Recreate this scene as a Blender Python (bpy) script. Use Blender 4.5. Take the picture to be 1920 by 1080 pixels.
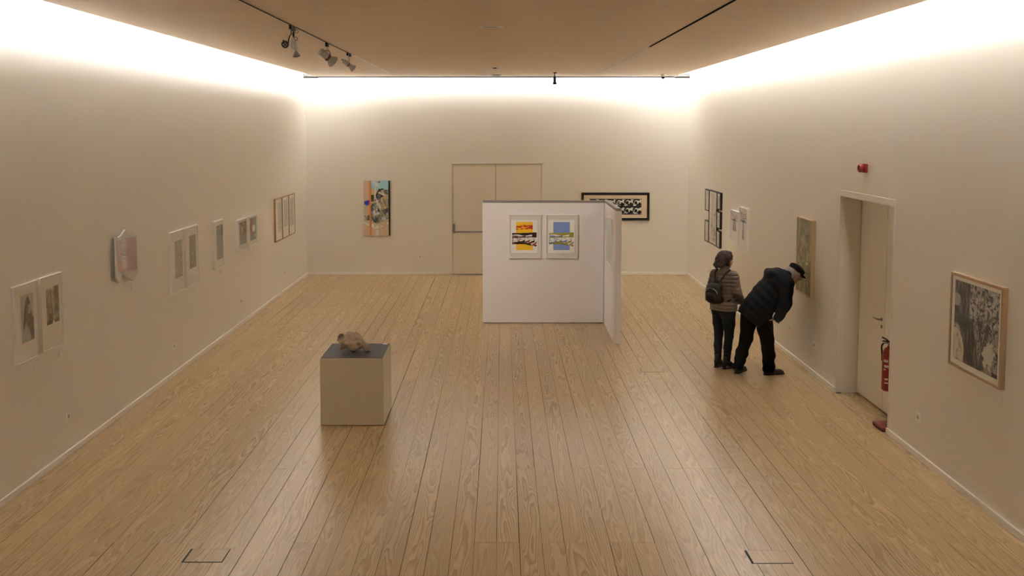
import bpy, bmesh, math, random
import numpy as np
from mathutils import Matrix, Vector

S = bpy.context.scene
COL = S.collection
for o in list(bpy.data.objects):
    bpy.data.objects.remove(o)

# ------------------------------------------------------------------ camera
CAM_H = 3.30
cam_d = bpy.data.cameras.new('camera')
cam = bpy.data.objects.new('camera', cam_d)
COL.objects.link(cam)
cam.location = (0, 0, CAM_H)
cam.rotation_euler = (math.pi / 2 - math.atan(145 / 1867), 0, 0)
cam_d.sensor_width = 36.0
cam_d.lens = 36.0 * 1867 / 1920
cam_d.shift_x = 19 / 1920
cam_d.shift_y = -155 / 1920
cam_d.clip_end = 100
S.camera = cam

# ------------------------------------------------------------------ view, world
S.view_settings.view_transform = 'Standard'
S.view_settings.look = 'None'
S.view_settings.gamma = 1.0
S.view_settings.use_curve_mapping = False
S.view_settings.exposure = 0.0
S.cycles.max_bounces = 10
S.cycles.diffuse_bounces = 8
S.cycles.glossy_bounces = 4
S.cycles.transparent_max_bounces = 8
S.cycles.caustics_reflective = False
S.cycles.caustics_refractive = False
w = bpy.data.worlds.new('world')
S.world = w
w.use_nodes = True
w.node_tree.nodes['Background'].inputs[0].default_value = (1, .9, .8, 1)
w.node_tree.nodes['Background'].inputs[1].default_value = 0.0

# ------------------------------------------------------------------ room constants
XL, XR, YB, YF = -4.38, 4.18, 22.30, -3.0
ZC, ZT = 4.42, 5.15            # underside of the timber ceiling, underside of the slab above
PXL, PXR, PYB = -4.05, 3.75, 21.78   # edges of the timber ceiling: a light slot runs between it and the walls
NY0, NY1, NZ, NX = 10.57, 12.25, 2.465, 4.44   # door niche in the right wall

# ------------------------------------------------------------------ lamps in the slots (fluorescent battens above the ceiling edge)
def slot_lamp(name, loc, rot, length, width, power):
    # a long batten lamp lying on top of the hung ceiling, throwing its light sideways on to the wall
    l = bpy.data.lights.new(name, 'AREA')
    l.shape = 'RECTANGLE'
    l.size, l.size_y = length, width
    l.energy = power
    l.color = (0.84, 0.875, 1.0)
    o = bpy.data.objects.new(name, l)
    COL.objects.link(o)
    o.location = loc
    o.rotation_euler = rot
    return o
LP = 72.0    # watts per metre
TILT = math.radians(35)
LY0, LY1 = 3.2, 21.8
slot_lamp('slot_lamp_left', (PXL + .155, (LY0 + LY1) / 2, 4.70), (TILT, 0, -math.pi / 2), LY1 - LY0, .25, LP * (LY1 - LY0))
slot_lamp('slot_lamp_right', (PXR - .205, (LY0 + LY1) / 2, 4.70), (TILT, 0, math.pi / 2), LY1 - LY0, .33, LP * (LY1 - LY0))
slot_lamp('slot_lamp_back', (-.1, PYB - .33, 4.70), (TILT, 0, 0), 8.0, .36, LP * 8.0 * .22)

# ------------------------------------------------------------------ helpers
def lin(c):
    c = np.asarray(c, float) / 255.0
    return np.where(c <= .04045, c / 12.92, ((c + .055) / 1.055) ** 2.4)
WALL = np.array((.82, .785, .70))
def rel(c, ref):
    "albedo of a thing seen as colour c beside a wall seen as colour ref"
    return tuple(np.clip(lin(c) / lin(ref) * WALL, .006, .92))

MATS = {}
def mat(name, col, rough=.6, metal=0.0, spec=.4, bump=None, var=None):
    if name in MATS:
        return MATS[name]
    m = bpy.data.materials.new(name)
    m.use_nodes = True
    nt = m.node_tree
    b = nt.nodes['Principled BSDF']
    b.inputs['Base Color'].default_value = (*col, 1)
    b.inputs['Roughness'].default_value = rough
    b.inputs['Metallic'].default_value = metal
    b.inputs['Specular IOR Level'].default_value = spec
    tc = nt.nodes.new('ShaderNodeTexCoord')
    if var:
        sc, amt = var
        n = nt.nodes.new('ShaderNodeTexNoise')
        n.inputs['Scale'].default_value = sc
        n.inputs['Detail'].default_value = 4
        nt.links.new(tc.outputs['Object'], n.inputs['Vector'])
        r = nt.nodes.new('ShaderNodeMapRange')
        r.inputs['To Min'].default_value = 1 - amt
        r.inputs['To Max'].default_value = 1 + amt
        nt.links.new(n.outputs['Fac'], r.inputs['Value'])
        mx = nt.nodes.new('ShaderNodeVectorMath')
        mx.operation = 'SCALE'
        mx.inputs[0].default_value = col
        nt.links.new(r.outputs[0], mx.inputs['Scale'])
        nt.links.new(mx.outputs[0], b.inputs['Base Color'])
    if bump:
        sc, st = bump
        n = nt.nodes.new('ShaderNodeTexNoise')
        n.inputs['Scale'].default_value = sc
        n.inputs['Detail'].default_value = 3
        nt.links.new(tc.outputs['Object'], n.inputs['Vector'])
        bp = nt.nodes.new('ShaderNodeBump')
        bp.inputs['Strength'].default_value = st
        bp.inputs['Distance'].default_value = .01
        nt.links.new(n.outputs['Fac'], bp.inputs['Height'])
        nt.links.new(bp.outputs[0], b.inputs['Normal'])
    MATS[name] = m
    return m

def nd(nt, t, **kw):
    n = nt.nodes.new(t)
    for k, v in kw.items():
        if hasattr(n, k):
            setattr(n, k, v)
        else:
            n.inputs[k].default_value = v
    return n

def plank_material():
    "flame-figured pine boards with a worn satin lacquer"
    m = bpy.data.materials.new('pine_boards')
    m.use_nodes = True
    nt = m.node_tree
    L = nt.links.new
    b = nt.nodes['Principled BSDF']
    tc = nd(nt, 'ShaderNodeTexCoord')
    oi = nd(nt, 'ShaderNodeObjectInfo')
    off = nd(nt, 'ShaderNodeVectorMath', operation='SCALE')
    comb = nd(nt, 'ShaderNodeCombineXYZ')
    comb.inputs[0].default_value = 37.0
    comb.inputs[1].default_value = 91.0
    comb.inputs[2].default_value = 53.0
    L(comb.outputs[0], off.inputs[0])
    L(oi.outputs['Random'], off.inputs['Scale'])
    add = nd(nt, 'ShaderNodeVectorMath', operation='ADD')
    L(tc.outputs['Object'], add.inputs[0])
    L(off.outputs[0], add.inputs[1])
    mp = nd(nt, 'ShaderNodeMapping')
    mp.inputs['Scale'].default_value = (6.0, .62, 1)
    L(add.outputs[0], mp.inputs['Vector'])
    n1 = nd(nt, 'ShaderNodeTexNoise')
    n1.inputs['Scale'].default_value = 1.0
    n1.inputs['Detail'].default_value = 2.6
    n1.inputs['Roughness'].default_value = .45
    n1.inputs['Distortion'].default_value = .2
    L(mp.outputs[0], n1.inputs['Vector'])
    # growth rings = contour lines of a long smooth field
    k = nd(nt, 'ShaderNodeMath', operation='MULTIPLY')
    k.inputs[1].default_value = 11.0
    L(n1.outputs['Fac'], k.inputs[0])
    # rings run straight towards the board edges and arch along its heart
    sx = nd(nt, 'ShaderNodeSeparateXYZ')
    L(tc.outputs['Object'], sx.inputs[0])
    wv = nd(nt, 'ShaderNodeTexNoise')
    wv.inputs['Scale'].default_value = 1.0
    wv.inputs['Detail'].default_value = 1.0
    mp3 = nd(nt, 'ShaderNodeMapping')
    mp3.inputs['Scale'].default_value = (0, .8, 1)
    L(add.outputs[0], mp3.inputs['Vector'])
    L(mp3.outputs[0], wv.inputs['Vector'])
    ht = nd(nt, 'ShaderNodeMapRange')
    ht.inputs['To Min'].default_value = -.09
    ht.inputs['To Max'].default_value = .09
    L(wv.outputs['Fac'], ht.inputs['Value'])
    dx = nd(nt, 'ShaderNodeMath', operation='SUBTRACT')
    L(sx.outputs[0], dx.inputs[0])
    L(ht.outputs[0], dx.inputs[1])
    sq = nd(nt, 'ShaderNodeMath', operation='MULTIPLY')
    L(dx.outputs[0], sq.inputs[0])
    L(dx.outputs[0], sq.inputs[1])
    q8 = nd(nt, 'ShaderNodeMath', operation='MULTIPLY_ADD')
    q8.inputs[1].default_value = 420.0
    L(sq.outputs[0], q8.inputs[0])
    L(k.outputs[0], q8.inputs[2])
    fr = nd(nt, 'ShaderNodeMath', operation='FRACT')
    L(q8.outputs[0], fr.inputs[0])
    cr = nd(nt, 'ShaderNodeValToRGB')
    e = cr.color_ramp.elements
    e[0].position, e[0].color = 0.0, (.570, .415, .228, 1)
    e[1].position, e[1].color = 1.0, (.345, .218, .095, 1)
    for p, c in ((.35, (.520, .368, .196, 1)), (.62, (.430, .288, .141, 1)), (.90, (.335, .210, .092, 1)), (.97, (.56, .405, .223, 1))):
        q = e.new(p)
        q.color = c
    L(fr.outputs[0], cr.inputs[0])
    # fine streaks along the board
    mp2 = nd(nt, 'ShaderNodeMapping')
    mp2.inputs['Scale'].default_value = (140, 2.2, 1)
    L(add.outputs[0], mp2.inputs['Vector'])
    n2 = nd(nt, 'ShaderNodeTexNoise')
    n2.inputs['Detail'].default_value = 2
    L(mp2.outputs[0], n2.inputs['Vector'])
    r2 = nd(nt, 'ShaderNodeMapRange')
    r2.inputs['To Min'].default_value = .88
    r2.inputs['To Max'].default_value = 1.10
    L(n2.outputs['Fac'], r2.inputs['Value'])
    # board to board tone
    r3 = nd(nt, 'ShaderNodeMapRange')
    r3.inputs['To Min'].default_value = .95
    r3.inputs['To Max'].default_value = 1.06
    L(oi.outputs['Random'], r3.inputs['Value'])
    # how strongly a board is figured
    base = nd(nt, 'ShaderNodeMix', data_type='RGBA')
    wn = nd(nt, 'ShaderNodeTexWhiteNoise', noise_dimensions='1D')
    L(oi.outputs['Random'], wn.inputs['W'])
    r4 = nd(nt, 'ShaderNodeMapRange')
    r4.inputs['To Min'].default_value = .38
    r4.inputs['To Max'].default_value = .82
    L(wn.outputs['Value'], r4.inputs['Value'])
    L(r4.outputs[0], base.inputs[0])
    for s in base.inputs:
        if s.name == 'A' and s.type == 'RGBA':
            s.default_value = (.500, .354, .187, 1)
        if s.name == 'B' and s.type == 'RGBA':
            L(cr.outputs[0], s)
    mul = nd(nt, 'ShaderNodeMath', operation='MULTIPLY')
    L(r2.outputs[0], mul.inputs[0])
    L(r3.outputs[0], mul.inputs[1])
    sc = nd(nt, 'ShaderNodeVectorMath', operation='SCALE')
    out = [s for s in base.outputs if s.type == 'RGBA'][0]
    L(out, sc.inputs[0])
    L(mul.outputs[0], sc.inputs['Scale'])
    L(sc.outputs[0], b.inputs['Base Color'])
    n3 = nd(nt, 'ShaderNodeTexNoise')
    n3.inputs['Scale'].default_value = 2.0
    n3.inputs['Detail'].default_value = 3
    L(tc.outputs['Object'], n3.inputs['Vector'])
    r5 = nd(nt, 'ShaderNodeMapRange')
    r5.inputs['To Min'].default_value = .19
    r5.inputs['To Max'].default_value = .31
    L(n3.outputs['Fac'], r5.inputs['Value'])
    L(r5.outputs[0], b.inputs['Roughness'])
    b.inputs['Specular IOR Level'].default_value = .75
    bp = nd(nt, 'ShaderNodeBump')
    bp.inputs['Strength'].default_value = .06
    bp.inputs['Distance'].default_value = .004
    L(n2.outputs['Fac'], bp.inputs['Height'])
    L(bp.outputs[0], b.inputs['Normal'])
    return m

def veneer_material():
    m = bpy.data.materials.new('ceiling_veneer')
    m.use_nodes = True
    nt = m.node_tree
    L = nt.links.new
    b = nt.nodes['Principled BSDF']
    tc = nd(nt, 'ShaderNodeTexCoord')
    mp = nd(nt, 'ShaderNodeMapping')
    mp.inputs['Scale'].default_value = (.5, 26, 1)
    L(tc.outputs['Object'], mp.inputs['Vector'])
    n = nd(nt, 'ShaderNodeTexNoise')
    n.inputs['Scale'].default_value = 1.0
    n.inputs['Detail'].default_value = 5
    L(mp.outputs[0], n.inputs['Vector'])
    cr = nd(nt, 'ShaderNodeValToRGB')
    e = cr.color_ramp.elements
    e[0].position, e[0].color = .25, (.72, .570, .405, 1)
    e[1].position, e[1].color = .75, (.81, .650, .475, 1)
    L(n.outputs['Fac'], cr.inputs[0])
    L(cr.outputs[0], b.inputs['Base Color'])
    b.inputs['Roughness'].default_value = .55
    b.inputs['Specular IOR Level'].default_value = .3
    return m

def glass_material():
    m = bpy.data.materials.new('picture_glass')
    m.use_nodes = True
    nt = m.node_tree
    nt.nodes.remove(nt.nodes['Principled BSDF'])
    tr = nd(nt, 'ShaderNodeBsdfTransparent')
    gl = nd(nt, 'ShaderNodeBsdfGlossy')
    gl.inputs['Roughness'].default_value = .03
    fr = nd(nt, 'ShaderNodeFresnel')
    fr.inputs['IOR'].default_value = 1.22
    mx = nd(nt, 'ShaderNodeMixShader')
    ge = nd(nt, 'ShaderNodeNewGeometry')
    fm = nd(nt, 'ShaderNodeMath', operation='SUBTRACT')
    fm.inputs[0].default_value = 1.0
    nt.links.new(ge.outputs['Backfacing'], fm.inputs[1])
    f2 = nd(nt, 'ShaderNodeMath', operation='MULTIPLY')
    nt.links.new(fr.outputs[0], f2.inputs[0])
    nt.links.new(fm.outputs[0], f2.inputs[1])
    nt.links.new(f2.outputs[0], mx.inputs[0])
    nt.links.new(tr.outputs[0], mx.inputs[1])
    nt.links.new(gl.outputs[0], mx.inputs[2])
    nt.links.new(mx.outputs[0], nt.nodes['Material Output'].inputs[0])
    return m

def art_material():
    m = bpy.data.materials.new('printed_image')
    m.use_nodes = True
    nt = m.node_tree
    b = nt.nodes['Principled BSDF']
    a = nd(nt, 'ShaderNodeAttribute', attribute_name='ink')
    nt.links.new(a.outputs['Color'], b.inputs['Base Color'])
    b.inputs['Roughness'].default_value = .65
    b.inputs['Specular IOR Level'].default_value = .25
    return m

M_WALL = mat('wall_paint', tuple(WALL), .75, spec=.25, bump=(180, .05), var=(.6, .012))
M_DOOR = mat('door_paint', (.80, .745, .625), .5, spec=.35, var=(1.5, .01))
M_TRIM = mat('trim_paint', (.90, .86, .79), .45, spec=.4)
M_DARK = mat('dark_gap', (.05, .04, .03), .8)
M_FLOORBASE = mat('floor_screed', (.06, .045, .03), .9)
M_PLANK = plank_material()
M_VENEER = veneer_material()
M_GLASS = glass_material()
M_ART = art_material()
M_WHITE = mat('white_lacquer', (.86, .83, .79), .4)
M_MAT = mat('passe_partout', (.83, .785, .715), .8, spec=.2)
M_CARD = mat('caption_card', (.84, .80, .74), .7, spec=.2)
M_BLACK = mat('black_metal', (.012, .012, .012), .45)
M_BLACKWOOD = mat('black_wood', (.018, .015, .013), .4)
M_OAK = mat('pale_oak', (.45, .31, .18), .5, var=(30, .10))
M_BROWNWOOD = mat('brown_wood', (.40, .235, .105), .5, var=(30, .10))
M_GREYMETAL = mat('grey_metal', (.36, .34, .32), .4, metal=.6)
M_STEEL = mat('steel', (.30, .29, .28), .35, metal=.8)
M_LAMPGREY = mat('lamp_grey', (.46, .42, .37), .45)
M_TRACK = mat('track_black', (.010, .009, .008), .95, spec=.05)
M_RED = mat('red_enamel', (.24, .018, .014), .4)

def obj(name, me, m=None, parent=None, loc=None):
    o = bpy.data.objects.new(name, me)
    COL.objects.link(o)
    if m is not None:
        me.materials.clear()
        me.materials.append(m)
    if parent is not None:
        o.parent = parent
    if loc is not None:
        o.location = loc
    return o

def bx(bm, x0, x1, y0, y1, z0, z1):
    r = bmesh.ops.create_cube(bm, size=1.0)
    bmesh.ops.scale(bm, vec=(x1 - x0, y1 - y0, z1 - z0), verts=r['verts'])
    bmesh.ops.translate(bm, vec=((x0 + x1) / 2, (y0 + y1) / 2, (z0 + z1) / 2), verts=r['verts'])
    return r['verts']

def mesh(name, bm, smooth=False):
    me = bpy.data.meshes.new(name)
    bm.to_mesh(me)
    bm.free()
    if smooth:
        me.polygons.foreach_set('use_smooth', [True] * len(me.polygons))
    return me

def boxes(name, lst, m, parent=None, bevel=0.0, loc=None):
    bm = bmesh.new()
    for b in lst:
        bx(bm, *b)
    if bevel:
        bmesh.ops.bevel(bm, geom=bm.edges[:], offset=bevel, segments=2, affect='EDGES', profile=.6)
    return obj(name, mesh(name, bm), m, parent, loc)

def lathe(bm, prof, seg=24, mtx=None):
    "prof: list of (radius, z); closed at both ends"
    rings = []
    for r, z in prof:
        rings.append([bm.verts.new((r * math.cos(2 * math.pi * i / seg), r * math.sin(2 * math.pi * i / seg), z)) for i in range(seg)])
    for a, b in zip(rings, rings[1:]):
        for i in range(seg):
            bm.faces.new((a[i], a[(i + 1) % seg], b[(i + 1) % seg], b[i]))
    bm.faces.new(list(reversed(rings[0])))
    bm.faces.new(rings[-1])
    if mtx is not None:
        vs = [v for r in rings for v in r]
        bmesh.ops.transform(bm, matrix=mtx, verts=vs)

def tube(bm, pts, r, seg=8):
    pts = [Vector(p) for p in pts]
    rings = []
    for i, p in enumerate(pts):
        d = (pts[min(i + 1, len(pts) - 1)] - pts[max(i - 1, 0)]).normalized()
        a = d.orthogonal().normalized() if i == 0 else (ra - d * ra.dot(d)).normalized()
        ra = a
        c = d.cross(a)
        rr = r[i] if isinstance(r, (list, tuple)) else r
        rings.append([bm.verts.new(p + (a * math.cos(t) + c * math.sin(t)) * rr) for t in [2 * math.pi * k / seg for k in range(seg)]])
    for a, b in zip(rings, rings[1:]):
        for k in range(seg):
            bm.faces.new((a[k], a[(k + 1) % seg], b[(k + 1) % seg], b[k]))
    bm.faces.new(list(reversed(rings[0])))
    bm.faces.new(rings[-1])

def look(p, q):
    "matrix placing local +z along p->q, origin at p"
    p, q = Vector(p), Vector(q)
    return Matrix.Translation(p) @ (q - p).to_track_quat('Z', 'Y').to_matrix().to_4x4()

def shape(name, fn, m, parent=None, smooth=True, loc=None):
    bm = bmesh.new()
    fn(bm)
    bmesh.ops.recalc_face_normals(bm, faces=bm.faces[:])
    o = obj(name, mesh(name, bm, smooth), m, parent, loc)
    if smooth:
        o.data.set_sharp_from_angle(angle=math.radians(40))
    return o

def empty(name, loc, rz=0.0):
    o = bpy.data.objects.new(name, None)
    COL.objects.link(o)
    o.empty_display_size = .1
    o.location = loc
    o.rotation_euler = (0, 0, rz)
    return o

def tag(o, label, cat, group=None):
    o['label'] = label
    o['category'] = cat
    if group:
        o['group'] = group
    return o

def struct(o):
    o['kind'] = 'structure'
    return o

# ================================================================== THE ROOM
# floor: screed and boards
floor = struct(boxes('floor', [(XL - .3, XR + .55, YF - .2, YB + .3, -.25, -.022)], M_FLOORBASE))
rnd = random.Random(7)
PITCH, X0, J0, JS = .18, -.04, 7.72, 1.735
def plank_mesh(x0, x1, y0, y1, gl0, gl1, gr0, gr1, ge0, ge1, dz):
    # board with slightly tapering joints and eased upper edges
    cx, cy = (x0 + x1) / 2, (y0 + y1) / 2
    e = .0012
    c = [(x0 + gl0, y0 + ge0), (x1 - gr0, y0 + ge0), (x1 - gr1, y1 - ge1), (x0 + gl1, y1 - ge1)]
    sg = [(1, 1), (-1, 1), (-1, -1), (1, -1)]
    v = [(a - cx, b - cy, -.022) for a, b in c]
    v += [(a - cx, b - cy, dz - e) for a, b in c]
    v += [(a - cx + s * e, b - cy + t * e, dz) for (a, b), (s, t) in zip(c, sg)]
    f = [(3, 2, 1, 0), (8, 9, 10, 11)]
    for i in range(4):
        j = (i + 1) % 4
        f += [(i, j, 4 + j, 4 + i), (4 + i, 4 + j, 8 + j, 8 + i)]
    me = bpy.data.meshes.new('plank')
    me.from_pydata(v, [], f)
    return me, (cx, cy, 0)
def gap():
    return rnd.choice((.0034, .0026, .0018)) if rnd.random() < .34 else .0005
far = []
k0, k1 = math.floor((XL - X0) / PITCH), math.ceil((NX - X0) / PITCH)
for k in range(k0, k1):
    xa, xb = max(X0 + k * PITCH, XL), X0 + (k + 1) * PITCH
    ylo, yhi = 5.0, YB
    spans = []
    if xa >= XR:
        spans = [(NY0, NY1)]
        xb = min(xb, NX + .02)
    else:
        par = (k * 7 + rnd.randint(0, 1)) % 2
        js = []
        r = -1
        while True:
            y = J0 + r * JS
            if y > yhi - .5:
                break
            if (r + par) % 2 == 0 and rnd.random() < .86 or rnd.random() < .10:
                if y > ylo + .3:
                    js.append(y)
            r += 1
        ys = [ylo] + js + [yhi]
        spans = list(zip(ys, ys[1:]))
        if xb > XR:      # board cut at the wall, running on into the niche
            xb = XR
    for a, b in spans:
        g = [gap() for _ in range(4)]
        ge = rnd.choice((.0004, .0004, .0014))
        me, loc = plank_mesh(xa, xb, a, b, g[0], g[1], g[2], g[3], ge, ge, rnd.uniform(-.0009, 0))
        obj('plank', me, M_PLANK, floor, loc)
    if k == 23:          # the strip between the cut board and the niche boards
        me, loc = plank_mesh(XR, X0 + 24 * PITCH, NY0, NY1, .0005, .0005, .0005, .0005, .0004, .0004, -.0005)
        obj('plank', me, M_PLANK, floor, loc)
bm = bmesh.new()
for k in range(k0, 24):
    xa, xb = max(X0 + k * PITCH, XL), min(X0 + (k + 1) * PITCH, XR)
    if xb - xa > .01:
        bx(bm, xa + .0008, xb - .0008, YF, 4.999, -.022, -.0005)
near = obj('plank_rest', mesh('plank_rest', bm), M_PLANK, floor)
near['kind'] = 'stuff'

# walls
struct(boxes('wall_left', [(XL - .25, XL, YF, YB, 0 - .02, ZT)], M_WALL))
struct(boxes('wall_right', [(XR, NX + .02, YF, NY0, -.02, ZT), (XR, NX + .02, NY1, YB, -.02, ZT), (XR, NX + .02, NY0, NY1, NZ, ZT),
                            (NX + .075, NX + .20, NY0 - .3, NY1 + .3, -.02, NZ + .3)], M_WALL))
DX0, DX1, DZ = -1.13, .905, 2.515     # double door opening in the back wall
struct(boxes('wall_back', [(XL - .25, DX0, YB, YB + .25, -.02, ZT), (DX1, XR + .3, YB, YB + .25, -.02, ZT), (DX0, DX1, YB, YB + .25, DZ, ZT),
                           (DX0 - .2, DX1 + .2, YB + .10, YB + .25, -.02, DZ + .2)], M_WALL))
struct(boxes('wall_front', [(XL - .25, XR + .3, YF - .25, YF, -.02, ZT)], M_WALL))
# ceiling: slab above and the hung timber ceiling
struct(boxes('ceiling', [(PXL, PXR, YF, 20.10, ZC, ZC + .09)], M_VENEER))
struct(boxes('added_reflector', [(PXL + .004, PXR - .004, YF, PYB - .004, ZC + .0905, ZC + .10)], mat('reflector_white', (.85, .85, .84), .8, spec=.1)))  # unseen white sheet added so slot light bounces neutral, not warm off veneer
cb = struct(boxes('ceiling_panel', [(PXL, PXR, 20.112, PYB, ZC + .001, ZC + .09)], M_VENEER))
struct(boxes('ceiling_slab', [(XL - .25, XR + .3, YF - .25, YB + .25, ZT, ZT + .2)], M_TRIM))
# baseboards
BH, BT = .062, .022
struct(boxes('baseboard_left', [(XL, XL + BT, YF, YB, 0, BH)], M_TRIM, bevel=.002))
struct(boxes('baseboard_right', [(XR - BT, XR, YF, NY0, 0, BH), (XR - BT, XR, NY1, YB, 0, BH)], M_TRIM, bevel=.002))
struct(boxes('baseboard_back', [(XL + BT, DX0 - .05, YB - BT, YB, 0, BH), (DX1 + .05, XR - BT, YB - BT, YB, 0, BH)], M_TRIM, bevel=.002))

# double door in the back wall
d1 = struct(empty('door_1', (DX0, YB, 0)))
W1 = DX1 - DX0
leafs = ((.022, .986), (.994, W1 - .022))
for a, b in leafs:
    boxes('door_leaf', [(a, b, .006, .05, .012, 2.490)], M_DOOR, d1, bevel=.002)
boxes('door_gap', [(0.0, W1, .055, .07, 0, DZ)], M_DARK, d1)
boxes('door_frame', [(-.035, .016, -.008, .04, 0, DZ + .03), (W1 - .016, W1 + .035, -.008, .04, 0, DZ + .03), (.016, W1 - .016, -.008, .04, 2.496, DZ + .03)], M_WALL, d1, bevel=.003)
pb = boxes('push_bar', [(.08, .93, -.075, -.045, .965, .990)], M_STEEL, d1, bevel=.006)
boxes('lock_case', [(.028, .075, -.055, .006, .955, 1.150)], M_STEEL, pb, bevel=.006)
boxes('hinge_bracket', [(.925, .965, -.060, .006, .945, 1.030)], M_STEEL, pb, bevel=.006)
pb2 = boxes('push_bar', [(1.05, 1.92, -.075, -.045, .965, .990)], M_STEEL, d1, bevel=.006)
boxes('lock_case', [(1.01, 1.05, -.055, .006, .955, 1.150)], M_STEEL, pb2, bevel=.006)
boxes('hinge_bracket', [(1.915, 1.955, -.060, .006, .945, 1.030)], M_STEEL, pb2, bevel=.006)

# niche door on the right
d2 = struct(empty('door_2', (NX, NY1, 0)))
boxes('door_leaf', [(0.0, .045, -.835, -.012, .012, NZ - .03)], M_DOOR, d2, bevel=.002)
boxes('side_leaf', [(0.0, .045, -(NY1 - NY0) + .004, -.843, .012, NZ - .03)], M_DOOR, d2, bevel=.002)
boxes('door_gap', [(.05, .06, -(NY1 - NY0), 0, 0, NZ)], M_DARK, d2)
boxes('door_head', [(-.004, .045, -(NY1 - NY0), 0, NZ - .024, NZ)], M_DOOR, d2)
def f(bm):
    lathe(bm, [(.022, 0), (.022, .008), (.010, .010), (.010, .045)], 16, look((0, -.755, 1.07), (-1, -.755, 1.07)))
    tube(bm, [(-.045, -.755, 1.07), (-.05, -.72, 1.07), (-.05, -.63, 1.068)], .009)
shape('door_handle', f, M_STEEL, d2)
shape('keyhole_plate', lambda bm: lathe(bm, [(.022, 0), (.022, .008), (.006, .009)], 16, look((0, -.755, .985), (-1, -.755, .985))), M_STEEL, d2)
struct(boxes('trim_1', [(XR - .006, XR + .004, NY0 - .035, NY1 + .04, NZ, NZ + .075), (XR - .006, XR + .004, NY1, NY1 + .04, 0, NZ), (XR - .006, XR + .004, NY0 - .035, NY0, 0, NZ)], M_WALL, bevel=.001))

# air grille at the back edge of the ceiling
M_GRILLE = mat('dark_grille', (.045, .045, .045), .6)
g = empty('slot_grille', (0, PYB + .012, ZC - .03))
boxes('rail', [(PXL - .26, PXR + .33, 0, .02, 0.0, .030)], M_GRILLE, g)
for s in (-1, 1):
    x0 = PXL - .27 if s < 0 else PXR + .02
    for j in range(4):
        boxes('louvre', [(x0, x0 + .32, 0, .025, -.012 + j * .024, .004 + j * .024)], M_GRILLE, g)
tag(g, 'long grey metal air grille along the back edge of the timber ceiling', 'grille')

# ================================================================== ARTWORK HELPERS
def vnoise(x, y, seed):
    r = np.random.RandomState(seed).rand(64, 64)
    xi, yi = np.floor(x).astype(int), np.floor(y).astype(int)
    fx, fy = x - xi, y - yi
    fx, fy = fx * fx * (3 - 2 * fx), fy * fy * (3 - 2 * fy)
    a, b = r[xi % 64, yi % 64], r[(xi + 1) % 64, yi % 64]
    c, d = r[xi % 64, (yi + 1) % 64], r[(xi + 1) % 64, (yi + 1) % 64]
    return (a * (1 - fx) + b * fx) * (1 - fy) + (c * (1 - fx) + d * fx) * fy
def fbm(x, y, seed, n=4):
    s, a, t = 0, .5, 0
    for i in range(n):
        s = s + a * vnoise(x * 2 ** i, y * 2 ** i, seed + i)
        t += a
        a *= .5
    return s / t
def put(C, mask, col):
    m = np.clip(mask, 0, 1)[..., None]
    return C * (1 - m) + np.asarray(col) * m
def sm(a, b, x):
    t = np.clip((x - a) / (b - a), 0, 1)
    return t * t * (3 - 2 * t)
def fill(u, col):
    return np.ones(u.shape + (3,)) * np.asarray(col)
def art_mesh(w, h, fn, px):
    "a flat sheet w x h (local x, z) inked by fn(u, v) -> rgb, px = cells across"
    nx = px
    nz = max(4, int(px * h / w))
    u, v = np.meshgrid(np.linspace(0, 1, nx + 1), np.linspace(0, 1, nz + 1), indexing='ij')
    C = np.clip(fn(u, v), .004, .95)
    verts = np.stack([(u - .5) * w, np.zeros_like(u), v * h], -1).reshape(-1, 3)
    idx = np.arange((nx + 1) * (nz + 1)).reshape(nx + 1, nz + 1)
    F = np.stack([idx[:-1, :-1], idx[1:, :-1], idx[1:, 1:], idx[:-1, 1:]], -1).reshape(-1, 4)
    me = bpy.data.meshes.new('print')
    me.from_pydata(verts.tolist(), [], F.tolist())
    at = me.attributes.new('ink', 'FLOAT_COLOR', 'POINT')
    at.data.foreach_set('color', np.concatenate([C.reshape(-1, 3), np.ones((C.size // 3, 1))], 1).astype(np.float32).ravel())
    return me
WALLS = {'L': (lambda u, z: (XL, u, z), math.pi / 2), 'R': (lambda u, z: (XR, u, z), -math.pi / 2), 'B': (lambda u, z: (u, YB, z), 0.0)}
def hang(side, u, z):
    fn, rz = WALLS[side]
    return fn(u, z), rz
def framed(name, label, cat, place, w, h, depth, fw, mframe, art=None, fn=None, px=50, mmat=None, group=None, glass=True, canvas=False):
    """place = (location of the middle of the lower edge on the wall, rotation);
    art = (u0, v0, u1, v1) of the image as fractions of the whole frame"""
    loc, rz = place
    t = empty(name, loc, rz)
    hw = w / 2
    boxes('frame', [(-hw, -hw + fw, -depth, 0, 0, h), (hw - fw, hw, -depth, 0, 0, h), (-hw + fw, hw - fw, -depth, 0, 0, fw), (-hw + fw, hw - fw, -depth, 0, h - fw, h)], mframe, t, bevel=min(.0015, fw * .2))
    yb = -depth + .010
    boxes('mount', [(-hw + fw, hw - fw, yb, -.004, fw, h - fw)], mmat or M_MAT, t)
    if fn:
        u0, v0, u1, v1 = art
        me = art_mesh((u1 - u0) * w, (v1 - v0) * h, fn, px)
        obj('print', me, M_ART, t, ((u0 + u1) / 2 * w - hw, yb - .0012, v0 * h))
    if glass:
        boxes('glass_pane', [(-hw + fw, hw - fw, yb - .006, yb - .004, fw, h - fw)], M_GLASS, t)
    tag(t, label, cat, group)
    return t
def card(label, place, w=.075, h=.055):
    loc, rz = place
    t = boxes('caption_card', [(-w / 2, w / 2, -.006, 0, -h / 2, h / 2)], M_CARD, None, bevel=.001)
    t.location = loc
    t.rotation_euler = (0, 0, rz)
    tag(t, label, 'caption card')
    return t
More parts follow.
